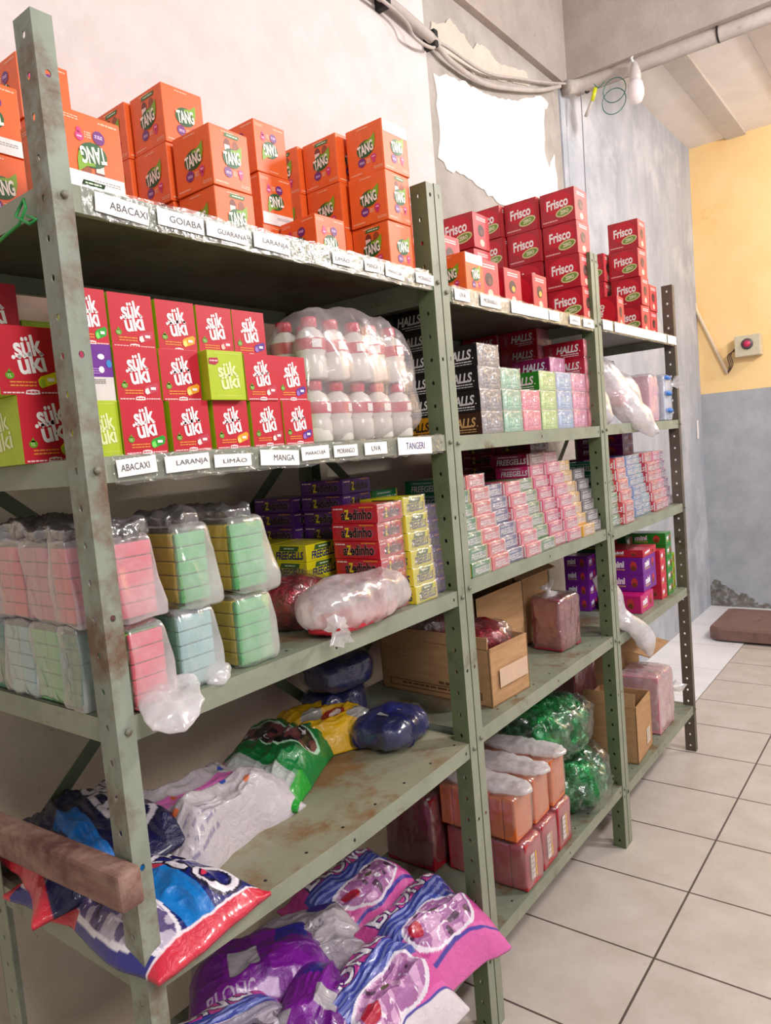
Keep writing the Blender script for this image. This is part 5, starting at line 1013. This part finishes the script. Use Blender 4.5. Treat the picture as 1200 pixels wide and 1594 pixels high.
tag(mb.build('beam_conduit'), 'thick grey pipe strapped under the concrete ceiling beam', 'pipe')
# bulb and holder hanging from the beam
root = empty('hanging_bulb', (3.16, 0.235, 3.14), 'white light bulb hanging in a holder under the beam', 'light bulb')
mb = MB(); mb.lathe([(0.006, 0.05), (0.012, 0.045), (0.02, 0.02), (0.026, 0.0), (0.026, -0.035), (0.02, -0.04)], col((196, 186, 182), 0.4), 16, (0, 0, -0.02)); mb.build('bulb_holder', root)
mb = MB(); mb.lathe([(0.024, -0.055), (0.033, -0.07), (0.038, -0.10), (0.036, -0.13), (0.024, -0.155), (0.002, -0.165)], col((232, 220, 222), 0.25, 0.5), 20); mb.build('glass_bulb', root)
mb = MB(); mb.tube([(-0.004, 0, 0.02), (-0.012, 0.01, 0.045), (0.01, 0.01, 0.06)], 0.005, m_paper, 8); mb.build('hook', root)
mb = MB()
for (r_, dy, dz) in ((0.055, 0.0, 0.0), (0.058, 0.006, -0.05)):
    mb.tube([(3.155 + 0.004 * k / 30, 0.335 + dy + r_ * math.cos(2 * PI * k / 30), 3.075 + dz + r_ * math.sin(2 * PI * k / 30)) for k in range(31)], 0.0022, col((40, 110, 96), 0.4), 6)
mb.tube(smooth_path([(3.155, 0.38, 3.13), (3.15, 0.41, 3.11), (3.15, 0.43, 3.135)]), 0.0022, col((40, 110, 96), 0.4), 6)
tag(mb.build('green_wire_loop'), 'green wire coiled in loops below the concrete beam', 'wire')
mb = MB(); mb.tube([(3.15, 0.425, 3.115), (3.15, 0.445, 3.06)], 0.010, col((206, 206, 20), 0.4), 8); mb.tube([(3.15, 0.445, 3.06), (3.155, 0.485, 3.0)], 0.008, m_cable, 8); tag(mb.build('taped_cable_end'), 'cable end wrapped in yellow tape near the green loops', 'cable')
mb = MB(); mb.tube([(3.15, 0.50, 3.12), (3.15, 0.50, 3.0), (3.155, 0.512, 2.3)], 0.003, col((140, 140, 150), 0.6), 6); tag(mb.build('wall_cable'), 'thin grey cable running down the bluish wall', 'cable')
# control box and conduit on the back wall
root = empty('control_box', (5.46, 0.235, 1.98), 'beige control box with red push button on the yellow wall', 'control box')
mb = MB(); mb.box(-0.055, 0.045, -0.085, 0.085, -0.075, 0.075, col((206, 196, 170), 0.5), 0.004); mb.build('housing', root)
mb = MB(); mb.tube([(-0.055, 0, 0.01), (-0.062, 0, 0.01)], 0.040, col((90, 80, 84), 0.4), 20); mb.build('button_collar', root)
mb = MB(); mb.tube([(-0.062, 0, 0.01), (-0.075, 0, 0.01)], 0.024, col((206, 50, 96), 0.35), 18); mb.build('push_button', root)
mb = MB()
for k in range(3): mb.tube(smooth_path([(5.47, 0.325, 1.98 - 0.01 * k), (5.46, 0.36 + 0.01 * k, 1.93), (5.47, 0.35 + 0.012 * k, 1.86), (5.485, 0.39, 1.80)]), 0.004, col((84, 62, 50), 0.5), 6)
tag(mb.build('control_cables'), 'brown cables looping from the control box to the conduit', 'cable')
mb = MB(); mb.tube([(5.495, 0.60, 2.36), (5.49, 0.592, 2.30), (5.49, 0.395, 1.80)], 0.013, col((226, 206, 176), 0.5), 10); tag(mb.build('diagonal_conduit'), 'pale conduit running diagonally down the yellow wall', 'conduit')
mb = MB(); mb.box(-0.02, 0.02, -0.006, 0.0, -0.07, 0.07, m_paper, 0.003); tag(mb.build('wall_strip', None, (5.35, 0.594, 1.40)), 'small white strip on the grey wall near the corner', 'strip')
# platform scale on the floor at the back
root = empty('platform_scale', (4.78, -0.05, 0), 'low brown metal platform scale on the floor by the back wall', 'platform scale')
mb = MB()
pts = [(-0.29, 0.36), (-0.25, 0.42), (0.27, 0.42), (0.29, 0.38), (0.29, -0.5), (-0.29, -0.5)]; pin = [(x * 0.97, y * 0.985) for x, y in pts]; n = len(pts)
mb.add([(x, y, 0.018) for x, y in pts] + [(x, y, 0.085) for x, y in pts] + [(x, y, 0.10) for x, y in pin], [list(range(n))[::-1], [2 * n + i for i in range(n)]] + [[i, (i + 1) % n, n + (i + 1) % n, n + i] for i in range(n)] + [[n + i, n + (i + 1) % n, 2 * n + (i + 1) % n, 2 * n + i] for i in range(n)], m_scale); mb.build('weighing_plate', root)
for (x, y) in ((-0.22, 0.34), (0.22, 0.34), (-0.22, -0.42), (0.22, -0.42)):
    mb = MB(); mb.lathe([(0.02, 0), (0.022, 0.004), (0.018, 0.019)], m_dark, 12, (x, y, 0)); mb.build('foot', root)
print('OBJECTS', len(bpy.data.objects))
